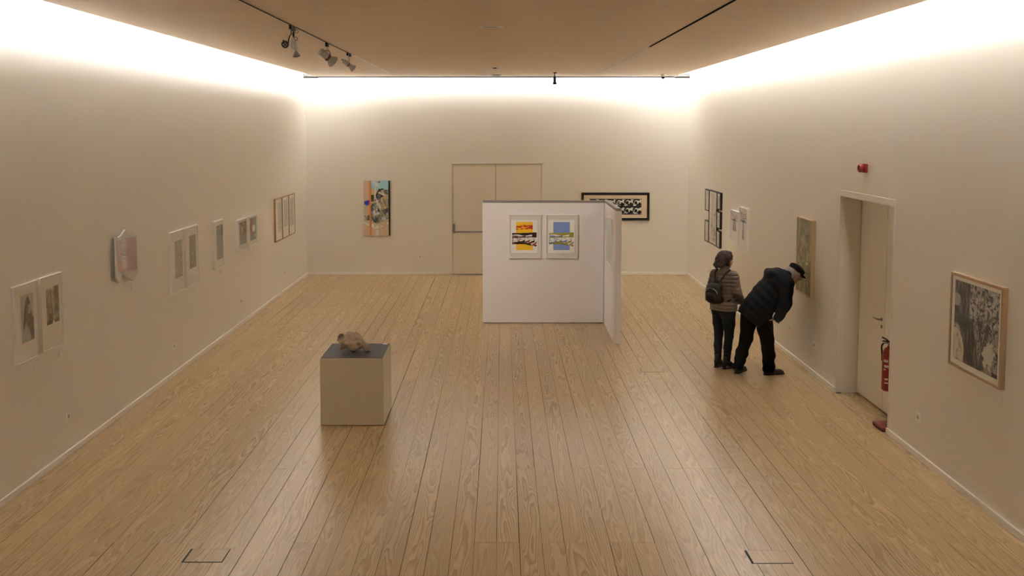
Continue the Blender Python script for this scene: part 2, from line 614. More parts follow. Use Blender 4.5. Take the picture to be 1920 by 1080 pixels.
def outlet(label, place):
    loc, rz = place
    t = empty('power_outlet', (loc[0], loc[1], loc[2] - .042), rz)
    boxes('face_plate', [(-.042, .042, -.010, 0, 0, .084)], M_WHITE, t, bevel=.003)
    shape('socket_cup', lambda bm: lathe(bm, [(.021, 0), (.021, .0015), (.019, .0018)], 20, look((0, -.0102, .042), (0, -1, .042))), mat('socket_shadow', (.50, .45, .38), .6), t)
    for s in (-1, 1):
        shape('socket_hole', lambda bm: lathe(bm, [(.004, 0), (.004, .001)], 8, look((s * .009, -.012, .042), (s * .009, -1, .042))), M_BLACK, t)
    tag(t, label, 'power outlet')

# ================================================================== LEFT WALL
r1 = (138, 116, 92)
def a_hood(u, v):
    C = fill(u, rel((118, 99, 74), r1)) * (.92 + .16 * fbm(u * 6, v * 9, 3)[..., None])
    half = .16 + .36 * (1 - v) ** .8 * (v < .97)
    cx = .56 - .02 * v
    body = sm(half + .04, half - .02, np.abs(u - cx)) * (v < .95 - .35 * ((u - cx) / .3) ** 2)
    C = put(C, body, rel((70, 55, 42), r1))
    C = put(C, body * sm(.4, .7, fbm(u * 14, v * 5, 8)) * .6, rel((92, 74, 56), r1))
    C = put(C, sm(1.0, .6, ((u - .66) / .13) ** 2 + ((v - .68) / .11) ** 2), rel((124, 104, 82), r1))
    C = put(C, sm(1.0, .4, ((u - .60) / .12) ** 2 + ((v - .69) / .10) ** 2) * .7, rel((84, 66, 50), r1))
    drape = sm(.04, -.04, v - (.42 - .8 * np.abs(u - .38))) * (u < .72)
    C = put(C, drape * .85, np.array(rel((104, 92, 74), r1)))
    C = put(C, drape * (fbm(u * 30, v * 50, 5) > .55) * .5, rel((124, 110, 90), r1))
    C = put(C, (u > .78) * (v < .5) * .8, rel((64, 50, 38), r1))
    return C
def a_twin(u, v):
    C = fill(u, rel((104, 84, 60), r1)) * (.8 + .4 * fbm(u * 5, v * 7, 12)[..., None])
    C = put(C, sm(.5, .75, fbm(u * 4 + 3, v * 6, 33)) * .8, rel((72, 55, 38), r1))
    C = put(C, sm(.10, .0, v - .10 * fbm(u * 9, v * 3, 4)) * .7, rel((66, 51, 36), r1))
    C = put(C, sm(.3, .0, np.hypot((u - .78) / .8, v - .86)) * .85, rel((62, 48, 34), r1))
    C = put(C, sm(.035, .02, np.abs(u - .50 - .05 * np.sin(v * 7))) * .9, rel((128, 108, 82), r1))
    C = put(C, sm(.05, .03, np.abs(u - .44 - .05 * np.sin(v * 7))) * (v < .8) * .6, rel((70, 54, 38), r1))
    C = put(C, (v > .95 - .0 * u) * (u < .48), rel((133, 112, 88), r1))
    C = put(C, np.hypot((u - .53) / .10, (v - .0) / .07) < 1, rel((133, 112, 88), r1))
    C = put(C, np.hypot((u - .45) / .06, (v - 1.0) / .10) < 1, rel((133, 112, 88), r1))
    return C
M_MATL = mat('cream_mount', rel((139, 117, 92), r1), .8, spec=.2)
M_CLEARFRAME = mat('pale_frame', (.80, .76, .71), .25, spec=.6)
ZL = 1.163
framed('framed_print', 'white framed print of a dark hooded figure on cream paper', 'framed print', hang('L', 9.024, 1.163), .455, .718, .03, .010, M_CLEARFRAME, (.27, .25, .81, .86), a_hood, 44, M_MATL, 'sepia prints in pale frames')
framed('framed_print', 'white framed print of two brown torn blotches beside the hooded figure', 'framed print', hang('L', 9.537, 1.167), .459, .716, .03, .010, M_CLEARFRAME, (.26, .34, .85, .84), a_twin, 44, M_MATL, 'sepia prints in pale frames')

# pink folded relief: two slanting boards meeting in a ridge
rp = (150, 127, 102)
M_PALEBOARD = mat('pale_board', rel((142, 122, 100), rp), .7, spec=.2)
t = empty('wall_relief', (XL, 11.36, 1.52), math.pi / 2)
def relief_board(bm, pts, th):
    fr = [bm.verts.new(p) for p in pts]
    bk = [bm.verts.new((p[0], p[1] + th, p[2])) for p in pts]
    bm.faces.new(fr)
    bm.faces.new(list(reversed(bk)))
    n = len(pts)
    for i in range(n):
        j = (i + 1) % n
        bm.faces.new((fr[i], bk[i], bk[j], fr[j]))
LB = [(-.30, -.07, .095), (-.205, -.058, .035), (-.05, -.035, .125), (-.05, -.035, .555), (-.205, -.058, .545), (-.30, -.07, .575)]
RB = [(-.05, -.035, .125), (.18, -.070, -.0), (.30, -.085, .07), (.285, -.083, .525), (.045, -.048, .615), (-.05, -.035, .555)]
shape('left_board', lambda bm: relief_board(bm, LB, .022), M_PALEBOARD, t, False)
shape('right_board', lambda bm: relief_board(bm, RB, .022), M_PALEBOARD, t, False)
def pink(name, P0, P1, z00, z10, z11, z01, side, seed, n=16):
    "textured pink sheet stretched between two vertical edges of a board"
    m = 40
    s, q = np.meshgrid(np.linspace(0, 1, n + 1), np.linspace(0, 1, m + 1), indexing='ij')
    x = P0[0] + (P1[0] - P0[0]) * s
    y = P0[1] + (P1[1] - P0[1]) * s
    zb = z00 + (z10 - z00) * s
    zt = z01 + (z11 - z01) * s
    z = zb + (zt - zb) * q
    edge = s if side < 0 else 1 - s      # 1 at the fold
    fr = sm(.55, 1.0, edge + .25 * (fbm(q * 24, s * 2, seed) - .5))
    y = y - .004 - .010 * fr * (.3 + np.abs(np.sin(q * 26 + 2 * s)))
    C = fill(s, rel((130, 98, 80), rp))
    C = put(C, sm(.0, 1., q) * .35, rel((138, 112, 94), rp))
    C = put(C, fr * .75, rel((150, 128, 106), rp))
    V = np.stack([x, y, z], -1).reshape(-1, 3)
    idx = np.arange((n + 1) * (m + 1)).reshape(n + 1, m + 1)
    F = np.stack([idx[:-1, :-1], idx[1:, :-1], idx[1:, 1:], idx[:-1, 1:]], -1).reshape(-1, 4)
    me = bpy.data.meshes.new(name)
    me.from_pydata(V.tolist(), [], F.tolist())
    at = me.attributes.new('ink', 'FLOAT_COLOR', 'POINT')
    at.data.foreach_set('color', np.concatenate([C.reshape(-1, 3), np.ones((C.size // 3, 1))], 1).astype(np.float32).ravel())
    obj(name, me, M_ART, t)
pink('pink_sheet', (-.28, -.0675), (-.055, -.036), .165, .13, .50, .52, -1, 5)
pink('pink_sheet', (-.045, -.0345), (.27, -.081), .14, .115, .51, .52, 1, 6)
tag(t, 'folded pale relief with two pink sheets and zigzag ends on the left wall', 'wall relief')

r3 = (156, 132, 106)
def speck(c0, c1, sx, sy, seed, dark=.5):
    def fn(u, v):
        n = fbm(u * sx, v * sy, seed, 4)
        C = fill(u, rel(c0, r3))
        C = put(C, sm(.42, .62, n), rel(c1, r3))
        C = put(C, sm(.62, .72, fbm(u * sx * 1.7 + 9, v * sy * 1.7, seed + 9)) * dark, rel((96, 80, 62), r3))
        C = put(C, sm(.25, .0, v) * .35, rel((100, 82, 66), r3))
        return C
    return fn
M_MAT3 = mat('warm_white_mount', rel((160, 136, 110), r3), .8, spec=.2)
gp = 'tall prints in white frames'
framed('framed_print', 'white framed print with a narrow speckled brown rectangle left of its darker twin', 'framed print', hang('L', 13.278, 1.096), .560, .830, .035, .014, M_WHITE, (.30, .24, .86, .84), speck((122, 104, 82), (138, 118, 92), 12, 20, 21), 40, M_MAT3, gp)
framed('framed_print', 'white framed print with a dark speckled rectangle set high on its sheet', 'framed print', hang('L', 13.900, 1.096), .565, .830, .035, .014, M_WHITE, (.30, .29, .82, .85), speck((104, 88, 70), (124, 106, 84), 10, 16, 41, .8), 40, M_MAT3, gp)
def a_grey(u, v):
    C = fill(u, rel((112, 96, 78), r3)) * (.94 + .12 * fbm(u * 8, v * 14, 51)[..., None])
    C = put(C, (u > .72 - .2 * (.85 - v)) * (v > .68) * (v < 1.0) * .8, rel((102, 80, 52), r3))
    C = put(C, (u > .88) * (v > .68) * (v < .97), rel((86, 60, 38), r3))
    return C
framed('framed_print', 'single white framed print with a tall plain grey rectangle', 'framed print', hang('L', 15.216, 1.157), .50, .730, .035, .016, M_WHITE, (.28, .17, .96, .89), a_grey, 40, M_MAT3)
def a_rust(u, v):
    C = fill(u, rel((116, 102, 82), r3))
    C = put(C, (v > .46) * sm(.42, .6, fbm(u * 7, v * 7, 61)), rel((92, 84, 74), r3))
    C = put(C, sm(.12, .08, np.abs(u - .60)) * (v > .42), rel((134, 76, 34), r3))
    C = put(C, sm(.08, .05, np.abs(u - .5 - .1 * v)) * (v > .85), rel((188, 110, 84), r3))
    C = put(C, (np.abs(u - .38) < .06) * (v > .60) * (v < .8), rel((148, 130, 110), r3))
    C = put(C, (u < .25) * (v > .45) * (v < .7) * .7, rel((104, 84, 52), r3))
    C = put(C, sm(.05, .03, np.abs(v - .45)) * .8, rel((126, 92, 56), r3))
    return C
def a_bloom(u, v):
    C = fill(u, rel((108, 96, 82), r3))
    C = put(C, sm(1.1, .8, ((u - .28) / .28) ** 2 + ((v - .62) / .30) ** 2 + .3 * (fbm(u * 8, v * 8, 71) - .5)), rel((112, 66, 42), r3))
    C = put(C, (v > .9) * .5, rel((92, 84, 72), r3))
    wm = ((u - .58) / .25) ** 2 + ((v - .52) / .17) ** 2 + 1.2 * (fbm(u * 9, v * 9, 77) - .5)
    C = put(C, sm(1.0, .8, wm), rel((206, 190, 168), r3))
    C = put(C, (np.hypot(u - .8, (v - .18) * .8) < .06), rel((180, 164, 144), r3))
    return C
gp = 'small colour prints in white frames'
framed('framed_print', 'white framed landscape print with an upright rust brown stripe', 'framed print', hang('L', 16.575, 1.254), .605, .530, .045, .022, M_WHITE, (.22, .20, .95, .90), a_rust, 44, M_MAT3, gp)
framed('framed_print', 'white framed landscape print with a white bloom over rust brown', 'framed print', hang('L', 17.281, 1.254), .605, .530, .045, .022, M_WHITE, (.18, .18, .90, .92), a_bloom, 44, M_MAT3, gp)
def a_lines(seed, cols):
    def fn(u, v):
        C = fill(u, rel((158, 136, 110), r3))
        tx = fbm(u * cols, v * 60, seed, 2)
        colm = vnoise(u * cols, v * 0 + .5, seed + 3) > .22
        C = put(C, colm * sm(.40, .60, tx) * .75, rel((112, 98, 80), r3))
        C = put(C, colm * .25, rel((128, 112, 92), r3))
        return C
    return fn
M_MAT8 = mat('ivory_mount', rel((166, 143, 115), r3), .8, spec=.2)
gp = 'triptych in thin brown frames'
framed('framed_print', 'brown framed sheet with the darkest grey column of the three', 'framed print', hang('L', 19.352, 1.10), .590, .842, .035, .018, M_BROWNWOOD, (.33, .20, .90, .88), a_lines(81, 5), 40, M_MAT8, gp)
framed('framed_print', 'brown framed sheet with a faint grey column, middle one of the three', 'framed print', hang('L', 19.965, 1.10), .590, .842, .035, .018, M_BROWNWOOD, (.25, .26, .85, .90), a_lines(91, 6), 40, M_MAT8, gp)
framed('framed_print', 'brown framed sheet with separate thin grey strips, last one toward the corner', 'framed print', hang('L', 20.560, 1.10), .580, .842, .035, .018, M_BROWNWOOD, (.22, .22, .88, .90), a_lines(101, 9), 40, M_MAT8, gp)

for lb, u, z in (('small caption card under the hooded figure print', 9.206, 1.068), ('small caption card under the torn blotch print', 9.733, 1.069),
                 ('small caption card under the pink folded relief', 11.69, 1.419), ('small caption card under the lighter speckled brown print', 13.503, .998),
                 ('small caption card under the darker speckled print', 14.119, 1.005), ('small caption card under the single plain grey print', 15.399, 1.064),
                 ('small caption card under the print with the rust stripe', 16.83, 1.165), ('small caption card under the white bloom print', 17.527, 1.175),
                 ('small caption card under the brown framed triptych', 20.80, 1.022)):
    card(lb, hang('L', u, z))
for lb, u in (('white power outlet low on the left wall near the two sepia prints', 9.851), ('white power outlet low on the left wall below the speckled prints', 13.09),
              ('white power outlet low on the left wall below the rust stripe print', 16.547), ('white power outlet low on the left wall below the brown framed triptych', 19.903)):
    outlet(lb, hang('L', u, .40))

# ================================================================== BACK WALL
rb = (175, 150, 120)
def a_abstract(u, v):
    C = fill(u, rel((168, 130, 92), rb))
    n = fbm(u * 5, v * 9, 131)
    sky = (v > .88 - .10 * u + .05 * (n - .5)) * (u > .22)
    C = put(C, sky, rel((134, 150, 150), rb))
    C = put(C, sm(.06, .0, np.abs(v - (.95 - .35 * (u - .3)) - .05)) * (u > .2) * (u < .6) * .7, rel((196, 190, 174), rb))
    mid = (v > .20 + .16 * np.abs(u - .45) + .06 * n) * (v < .62 + .22 * sm(.3, .75, u) - .25 * sm(.45, .2, u))
    st = fbm((u * 6 + v * 4), (v * 8 - u * 5), 141)
    C = put(C, mid, rel((128, 108, 74), rb))
    C = put(C, mid * sm(.50, .62, st), rel((62, 58, 46), rb))
    C = put(C, mid * sm(.42, .30, st), rel((190, 176, 148), rb))
    C = put(C, mid * sm(.58, .72, fbm(u * 7 + 4, v * 9, 151)) * (v < .5), rel((96, 104, 100), rb))
    C = put(C, sm(1.0, .75, ((u - .78) / .17) ** 2 + ((v - .60) / .13) ** 2 + .5 * (n - .5)), rel((156, 116, 58), rb))
    C = put(C, (v < .18 + .16 * np.abs(u - .48)) * (v > .12 + .20 * np.abs(u - .48)) * (n > .4), rel((206, 184, 150), rb))
    C = put(C, (np.abs(u - .50) < .06) * (v < .10), rel((200, 178, 150), rb))
    # dark roof shapes
    def bar(x0, y0, x1, y1, wd):
        dx, dy = x1 - x0, (y1 - y0) * 2.05
        px, py = u - x0, (v - y0) * 2.05
        tt = np.clip((px * dx + py * dy) / (dx * dx + dy * dy), 0, 1)
        return np.hypot(px - tt * dx, py - tt * dy) < wd
    C = put(C, bar(.46, .71, .60, .84, .035), rel((40, 34, 28), rb))
    C = put(C, bar(.70, .83, .86, .77, .065), rel((44, 36, 26), rb))
    C = put(C, bar(.60, .84, .80, .75, .03), rel((46, 38, 30), rb))
    C = put(C, bar(.60, .80, .84, .74, .06) & bar(.56, .76, .84, .72, .07), rel((178, 156, 124), rb))
    C = put(C, (u > .28) * (u < .39) * (v > .62) * (v < .745), rel((48, 38, 24), rb))
    C = put(C, bar(.40, .60, .84, .72, .022), rel((182, 120, 62), rb))
    C = put(C, bar(.56, .42, .56, .60, .03), rel((36, 34, 30), rb))
    C = put(C, bar(.30, .46, .36, .56, .06), rel((58, 52, 38), rb))
    C = put(C, bar(.44, .70, .45, .90, .018) | bar(.45, .90, .58, .97, .02), rel((210, 196, 168), rb))
    C = put(C, np.hypot((u - .59) / .05, (v - .975) / .014) < 1, rel((120, 76, 36), rb))
    C = put(C, np.hypot((u - .55), (v - .41) * 2) < .05, rel((222, 206, 184), rb))
    # dry brush strokes over the middle
    for sd, cc, am in ((611, (70, 64, 50), .8), (617, (196, 182, 154), .75), (623, (110, 116, 110), .6), (631, (150, 106, 60), .6)):
        stk = fbm(u * 16 + v * 14, v * 7 - u * 5, sd, 3)
        C = put(C, mid * sm(.60, .66, stk) * am, rel(cc, rb))
    bl = ((u - .12) / .13) ** 2 + ((v - .60) / .045) ** 2 + 2.6 * (fbm(u * 11, v * 22, 161) - .5)
    C = put(C, sm(1.0, .8, bl), rel((52, 46, 104), rb))
    # stripes
    C = put(C, (u > .21) * (u < .272), rel((176, 92, 40), rb))
    C = put(C, (u > .272) * (u < .285) * .6, rel((96, 56, 30), rb))
    C = put(C, u > .945, rel((18, 14, 12), rb))
    return C * (.74 + .26 * fbm(u * 30, v * 60, 641, 3))[..., None]
t = empty('canvas_painting', (-2.802, YB - .002, .889))
boxes('stretcher', [(-.295, .295, -.032, 0, 0, 1.234)], mat('canvas_edge', (.30, .22, .15), .8), t)
obj('painted_face', art_mesh(.59, 1.234, a_abstract, 130), M_ART, t, (0, -.0335, 0))
tag(t, 'unframed tall abstract canvas with an orange stripe and a black edge on the back wall', 'painting')

def a_tiles(u, v):
    C = fill(u, rel((206, 176, 134), rb))
    a, b = (u * 6) % 1.0, (v * 2) % 1.0
    cell = np.floor(u * 6) + 6 * np.floor(v * 2)
    K = rel((24, 20, 16), rb)
    T = rel((96, 78, 56), rb)
    C = put(C, (b > .45) * (np.hypot(a - .45, (b - .55) * .75) < .42) * (np.hypot(a - .42, (b - .50) * .75) > .26), K)
    C = put(C, np.hypot(a - .36, (b - .50) * .8) < .17, np.where((cell % 3 == 0)[..., None], T, K))
    C = put(C, (b < .34) * (b > .20 + .1 * np.sin(a * 6)) * (a > .1), K)
    C = put(C, (b < .10) | (a < .05), K)
    C = put(C, (b > .92), K)
    C = put(C, (a > .62) * (b > .35) * (b < .48), K)
    C = put(C, (b < .2) * (b > .1) * (fbm(u * 60, v * 14, 171) > .5), K)
    C = put(C, (a > .60) * (a < .88) * (b > .55) * (b < .78), rel((196, 166, 126), rb))
    return C
M_TANMAT = mat('tan_mount', rel((176, 142, 104), rb), .8, spec=.2)
framed('framed_print', 'wide black framed print of repeated black motifs behind the white partition', 'framed print', hang('B', 2.546, 1.231), 1.527, .625, .04, .055, M_BLACKWOOD, (.117, .21, .883, .775), a_tiles, 130, M_TANMAT)
card('small caption card beside the abstract canvas', hang('B', -2.388, 1.135), .09, .05)
card('small caption card under the wide black framed print', hang('B', 3.23, 1.14), .09, .05)
outlet('white power outlet low on the back wall beside the double door', hang('B', -1.84, .40))

# ================================================================== RIGHT WALL
rr = (166, 144, 118)
def a_pale(seed, dark=.4):
    def fn(u, v):
        C = fill(u, rel((160, 140, 116), rr))
        C = put(C, sm(.45, .65, fbm(u * 5, v * 6, seed)) * dark, rel((120, 104, 84), rr))
        C = put(C, sm(.66, .74, fbm(u * 14, v * 10, seed + 5)) * dark, rel((92, 80, 66), rr))
        return C
    return fn
def a_tall(u, v):
    C = fill(u, rel((164, 142, 116), rr))
    C = put(C, sm(.4, .7, fbm(u * 8, v * 3, 181)) * .7, rel((132, 116, 94), rr))
    C = put(C, sm(.04, .01, np.abs(u - .35)) * .6, rel((112, 98, 80), rr))
    C = put(C, sm(.60, .72, fbm(u * 9, v * 12, 185)) * (v < .35), rel((96, 84, 66), rr))
    C = put(C, sm(.62, .70, fbm(u * 12, v * 12, 189)) * (u > .6), rel((98, 86, 72), rr))
    C = put(C, np.hypot((u - .62) / .12, (v - .06) / .02) < 1, rel((70, 60, 50), rr))
    return C
gp = 'black framed group on the right wall'
M_MATR = mat('pale_mount', rel((172, 150, 124), rr), .8, spec=.2)
for lb, cy, z0, w_, h_, fn, ar in (
        ('small upright black frame, upper of the two beside the tall black frame', 20.03, 1.635, .375, .432, a_pale(201), (.12, .10, .88, .92)),
        ('small upright black frame, lower of the two beside the tall black frame', 20.03, 1.010, .375, .430, a_pale(211), (.12, .10, .88, .92)),
        ('tall black framed drawing in the middle of the black framed group', 19.475, 1.016, .715, 1.058, a_tall, (.06, .05, .94, .95)),
        ('small squarish black frame, top one of a column of three', 18.962, 1.742, .293, .330, a_pale(221, .7), (.15, .12, .88, .80)),
        ('small squarish black frame, middle one of a column of three', 18.962, 1.377, .293, .331, a_pale(231, .7), (.15, .12, .88, .80)),
        ('small squarish black frame, bottom one of a column of three', 18.972, 1.011, .293, .328, a_pale(241, .7), (.15, .12, .88, .80))):
    framed('framed_drawing', lb, 'framed drawing', hang('R', cy, z0), w_, h_, .045, .022, M_BLACKWOOD, ar, fn, 36, M_MATR, gp)
def a_torso(wd, seed, ht):
    def fn(u, v):
        C = fill(u, rel((180, 160, 134), rr))
        for i, c in enumerate((.93, .88, .83)):
            C = put(C, sm(.020, .008, np.abs(v - c + .05 * (1 - ((u - .5) / .5) ** 2) * 1.2)) * (np.abs(u - .5) < .46) * .8, rel((112, 98, 82), rr))
        C = put(C, sm(.5, .42, np.abs(u - .5)) * sm(.03, .015, np.abs(v - .70)) * .8, rel((100, 86, 72), rr))
        C = put(C, np.hypot((u - .52) / .22, (v - .70) / .035) < 1, rel((50, 42, 36), rr))
        C = put(C, (np.abs(u - .5) < wd + .05 * np.sin(v * 8)) * (v < .68) * (v > ht), rel((128, 112, 94), rr))
        C = put(C, (np.abs(u - .5) < wd) * (v < .68) * (v > ht) * sm(.5, .65, fbm(u * 16, v * 20, seed)) * .7, rel((98, 84, 70), rr))
        return C
    return fn
gp = 'drawings in white frames on the right wall'
framed('framed_drawing', 'shorter white framed drawing with a broad grey trunk shape', 'framed drawing', hang('R', 17.640, 1.286), .600, .545, .05, .014, M_WHITE, (.06, .06, .94, .96), a_torso(.26, 251, .30), 40, mat('bright_mount', rel((182, 161, 134), rr), .8, spec=.2), gp)
framed('framed_drawing', 'taller white framed drawing with a thin grey stem shape', 'framed drawing', hang('R', 17.000, 1.183), .540, .753, .05, .014, M_WHITE, (.06, .06, .94, .96), a_torso(.14, 261, .24), 40, mat('bright_mount', (.8, .8, .8)), gp)

rw = (152, 130, 106)
def a_bark(u, v):
    C = fill(u, rel((100, 82, 53), rw))
    C = put(C, sm(.45, .62, fbm(u * 9 + .6 * np.sin(v * 9), v * 8, 271)), rel((118, 97, 64), rw))
    C = put(C, sm(.50, .62, fbm(u * 34, v * 16 + 2 * u, 281, 3)) * .75, rel((76, 62, 40), rw))
    C = put(C, sm(.58, .68, fbm(u * 44 + 5, v * 24 + 3 * u, 291, 3)) * .7, rel((136, 115, 80), rw))
    C = put(C, sm(.50, .70, fbm(u * 5 + 2, v * 6, 295)) * .35, rel((70, 58, 40), rw))
    C = put(C, np.hypot((u - .72) / .11, (v - .42) / .018) < 1, rel((148, 114, 66), rw))
    C = put(C, sm(.70, 1.0, v) * .4, rel((112, 97, 74), rw))
    return C
t = empty('framed_painting', (XR, 13.513, 1.027), -math.pi / 2)
w_, h_, dp, fw = .661, 1.042, .06, .016
boxes('frame', [(-w_ / 2, -w_ / 2 + fw, -dp, 0, 0, h_), (w_ / 2 - fw, w_ / 2, -dp, 0, 0, h_), (-w_ / 2 + fw, w_ / 2 - fw, -dp, 0, 0, fw), (-w_ / 2 + fw, w_ / 2 - fw, -dp, 0, h_ - fw, h_)], M_OAK, t, bevel=.0015)
boxes('panel', [(-w_ / 2 + fw, w_ / 2 - fw, -dp + .008, -.005, fw, h_ - fw)], mat('panel_edge', (.25, .2, .13), .8), t)
obj('painted_face', art_mesh(w_ - 2 * fw, h_ - 2 * fw, a_bark, 100), M_ART, t, (0, -dp + .0068, fw))
tag(t, 'tall oak framed brown bark-like painting in front of the bending man', 'painting')

rt = (142, 120, 97)
def a_tree(u, v):
    lt, dk, md, lo = rel((140, 120, 98), rt), rel((50, 41, 36), rt), rel((88, 75, 63), rt), rel((112, 96, 78), rt)
    C = fill(u, lo)
    # dense foliage: several scales of leaf spots
    C = put(C, sm(.44, .60, fbm(u * 14 + 2 * v, v * 13, 301, 4)), md)
    C = put(C, sm(.55, .66, fbm(u * 34, v * 30, 305, 3)) * .9, lt)
    C = put(C, sm(.52, .60, fbm(u * 30 + 7, v * 26, 311, 3)), dk)
    C = put(C, sm(.60, .68, fbm(u * 46 + 3, v * 40, 313, 2)) * .8, lt)
    C = put(C, (v < .58) * (u > .30) * .35, dk)
    # trunk, wide above, forking below
    tr = np.where(v > .58, sm(.20, .16, np.abs(u - .17 - .05 * (v - .6))), sm(.17, .13, np.abs(u - .30 - .28 * (.45 - v)) - .02))
    C = put(C, tr, dk)
    C = put(C, tr * sm(.5, .66, fbm(u * 40, v * 6, 321)) * .7, md)
    C = put(C, sm(.09, .04, np.abs(v - .50 + .10 * (u - .2))) * (u < .40) * .9, dk)
    C = put(C, sm(.05, .03, np.abs(u - .70 - .30 * (v - .30))) * (v < .58) * .9, dk)
    C = put(C, sm(.03, .015, np.abs(u - .60 + .35 * (v - .45))) * (v < .62) * (v > .30) * .8, dk)
    C = put(C, sm(.03, .015, np.abs(v - .56 - .35 * (u - .55))) * (u > .5) * .6, dk)
    # sky holes
    C = put(C, sm(1.0, .8, ((u - .05) / .10) ** 2 + ((v - .76) / .085) ** 2), lo)
    lg = ((u - .05) / .20) ** 2 + ((v - .15) / .25) ** 2 + .25 * (fbm(u * 12, v * 12, 339) - .5)
    C = put(C, sm(1.0, .9, lg), lt)
    C = put(C, sm(.56, .64, fbm(u * 22, v * 16, 341)) * (lg < .8) * .7, md)
    C = put(C, sm(1.0, .85, ((u - .80) / .13) ** 2 + ((v - .22) / .16) ** 2 + 2.0 * (fbm(u * 18, v * 18, 343) - .5)) * .9, lt)
    C = put(C, (v < .05) * (u > .88), dk)
    return C * .92
framed('framed_photograph', 'large oak framed black and white photograph of an old tree trunk', 'framed photograph', hang('R', 8.614, 1.126), .960, .858, .045, .026, M_OAK, (.085, .085, .935, .93), a_tree, 170, mat('photo_mount', rel((150, 130, 106), rt), .8, spec=.2))
card('caption card under the large framed tree photograph', hang('R', 8.205, 1.033), .085, .075)
card('caption card under the taller white framed drawing', hang('R', 16.62, 1.10), .085, .06)
card('caption card under the tall oak framed painting', hang('R', 13.02, .965), .085, .06)
for lb, u in (('white power outlet low on the right wall below the large tree photograph', 9.785), ('white power outlet low on the right wall just past the oak framed painting', 14.246),
              ('white power outlet low on the right wall between the door niche and the bending man', 13.112), ('white power outlet low on the right wall below the black framed group', 20.0)):
    outlet(lb, hang('R', u, .41))

# fire alarm sounder
t = empty('alarm_sounder', (XR, 11.42, 2.79), -math.pi / 2)
boxes('base', [(-.05, .05, -.030, 0, 0, .10)], M_RED, t, bevel=.006)
shape('horn', lambda bm: lathe(bm, [(.040, 0), (.048, .012), (.048, .045), (.043, .058), (.036, .058), (.030, .040)], 28, look((0, -.030, .05), (0, -1, .05))), M_RED, t)
shape('grille_disc', lambda bm: lathe(bm, [(.029, 0), (.024, .006), (.008, .008)], 20, look((0, -.069, .05), (0, -1, .05))), mat('dark_red', (.16, .012, .01), .5), t)
tag(t, 'red fire alarm sounder high on the wall above the door niche', 'alarm')

# fire extinguisher in the niche
t = empty('fire_extinguisher', (4.345, 11.0, .36))
shape('cylinder', lambda bm: lathe(bm, [(.060, 0), (.074, .012), (.076, .02), (.076, .40), (.070, .44), (.050, .475), (.024, .495), (.022, .51)], 32), M_RED, t)
shape('valve', lambda bm: (lathe(bm, [(.020, .51), (.020, .545), (.012, .55)], 16), tube(bm, [(0, 0, .53), (-.03, .03, .535), (-.05, .05, .525)], .008)), M_STEEL, t)
shape('handle', lambda bm: (tube(bm, [(0, -.01, .545), (-.03, .03, .575), (-.06, .07, .59)], .009), tube(bm, [(0, -.01, .54), (-.03, .03, .552), (-.055, .065, .55)], .008)), M_BLACK, t)
shape('hose', lambda bm: tube(bm, [(-.05, .05, .525), (-.068, .055, .500), (-.070, .050, .46), (-.062, .052, .40), (-.062, .052, .33)], .010), M_BLACK, t)
M_INK = mat('label_white', (.62, .52, .44), .6)
def lab(bm, a0, a1, z0, z1):
    n = 8
    vs = [[bm.verts.new((.0772 * math.cos(a), .0772 * math.sin(a), z)) for a in np.linspace(a0, a1, n)] for z in (z0, z1)]
    for i in range(n - 1):
        bm.faces.new((vs[0][i], vs[0][i + 1], vs[1][i + 1], vs[1][i]))
for a0, a1, z0, z1 in ((3.5, 4.2, .33, .36), (3.6, 4.3, .27, .30), (3.5, 3.9, .24, .255), (3.7, 4.25, .13, .15), (3.7, 4.3, .09, .105), (4.4, 5.2, .22, .34)):
    shape('label_print', lambda bm: lab(bm, a0, a1, z0, z1), M_INK, t)
boxes('wall_bracket', [(.05, .094, -.03, .03, .40, .46)], M_BLACK, t)
tag(t, 'red fire extinguisher with pale labels hanging inside the door niche', 'fire extinguisher')
t = empty('extinguisher_plinth', (4.225, 10.76, 0))
boxes('red_slab', [(-.085, .085, -.15, .14, .012, .045)], mat('dull_red', (.20, .035, .025), .5), t, bevel=.006)
for sx in (-1, 1):
    for sy in (-1, 1):
        boxes('foot', [(sx * .07 - .016, sx * .07 + .016, sy * .125 - .018, sy * .125 + .012, 0, .028)], M_BLACK, t, bevel=.004)
tag(t, 'low red slab with black feet on the floor at the niche corner', 'plinth')
t = boxes('floor_stop', [(-.03, .03, -.012, .012, 0, .018)], M_STEEL, None, bevel=.003, loc=(4.20, 12.20, .0))
tag(t, 'small dark metal stop on the floor at the far edge of the niche', 'floor stop')

# ================================================================== PARTITION
M_PART = mat('partition_paint', (.83, .79, .775), .6, spec=.3, bump=(60, .03), var=(.9, .02))
M_RAIL = mat('partition_rail', (.30, .27, .25), .5, metal=.3)
PY = 16.68
t = empty('display_partition', (.7, PY, 0))
boxes('front_panel', [(-1.025, 1.018, 0, .09, .012, 2.045)], M_PART, t, bevel=.002)
boxes('side_panel', [(1.026, 1.116, -1.66, .09, .0, 2.045)], M_PART, t, bevel=.002)
boxes('top_rail', [(-1.020, 1.028, .004, .086, 2.045, 2.085)], M_RAIL, t, bevel=.002)
r_ = boxes('top_rail', [(1.030, 1.112, -1.655, .086, 2.045, 2.07)], M_RAIL, t, bevel=.002)
for x in (1.032, 1.058, 1.084):
    boxes('rail_rib', [(x, x + .024, -1.655, .086, 2.07, 2.085)], M_RAIL, r_, bevel=.001)
boxes('foot', [(-1.0, -.94, .02, .07, 0, .012)], M_BLACK, t)
boxes('foot', [(.94, 1.0, .02, .07, 0, .012)], M_BLACK, t)
tag(t, 'white L-shaped display partition with grey top rails standing on the floor', 'partition')
rq = (190, 172, 160)
def WP(c):
    return rel(c, rq)
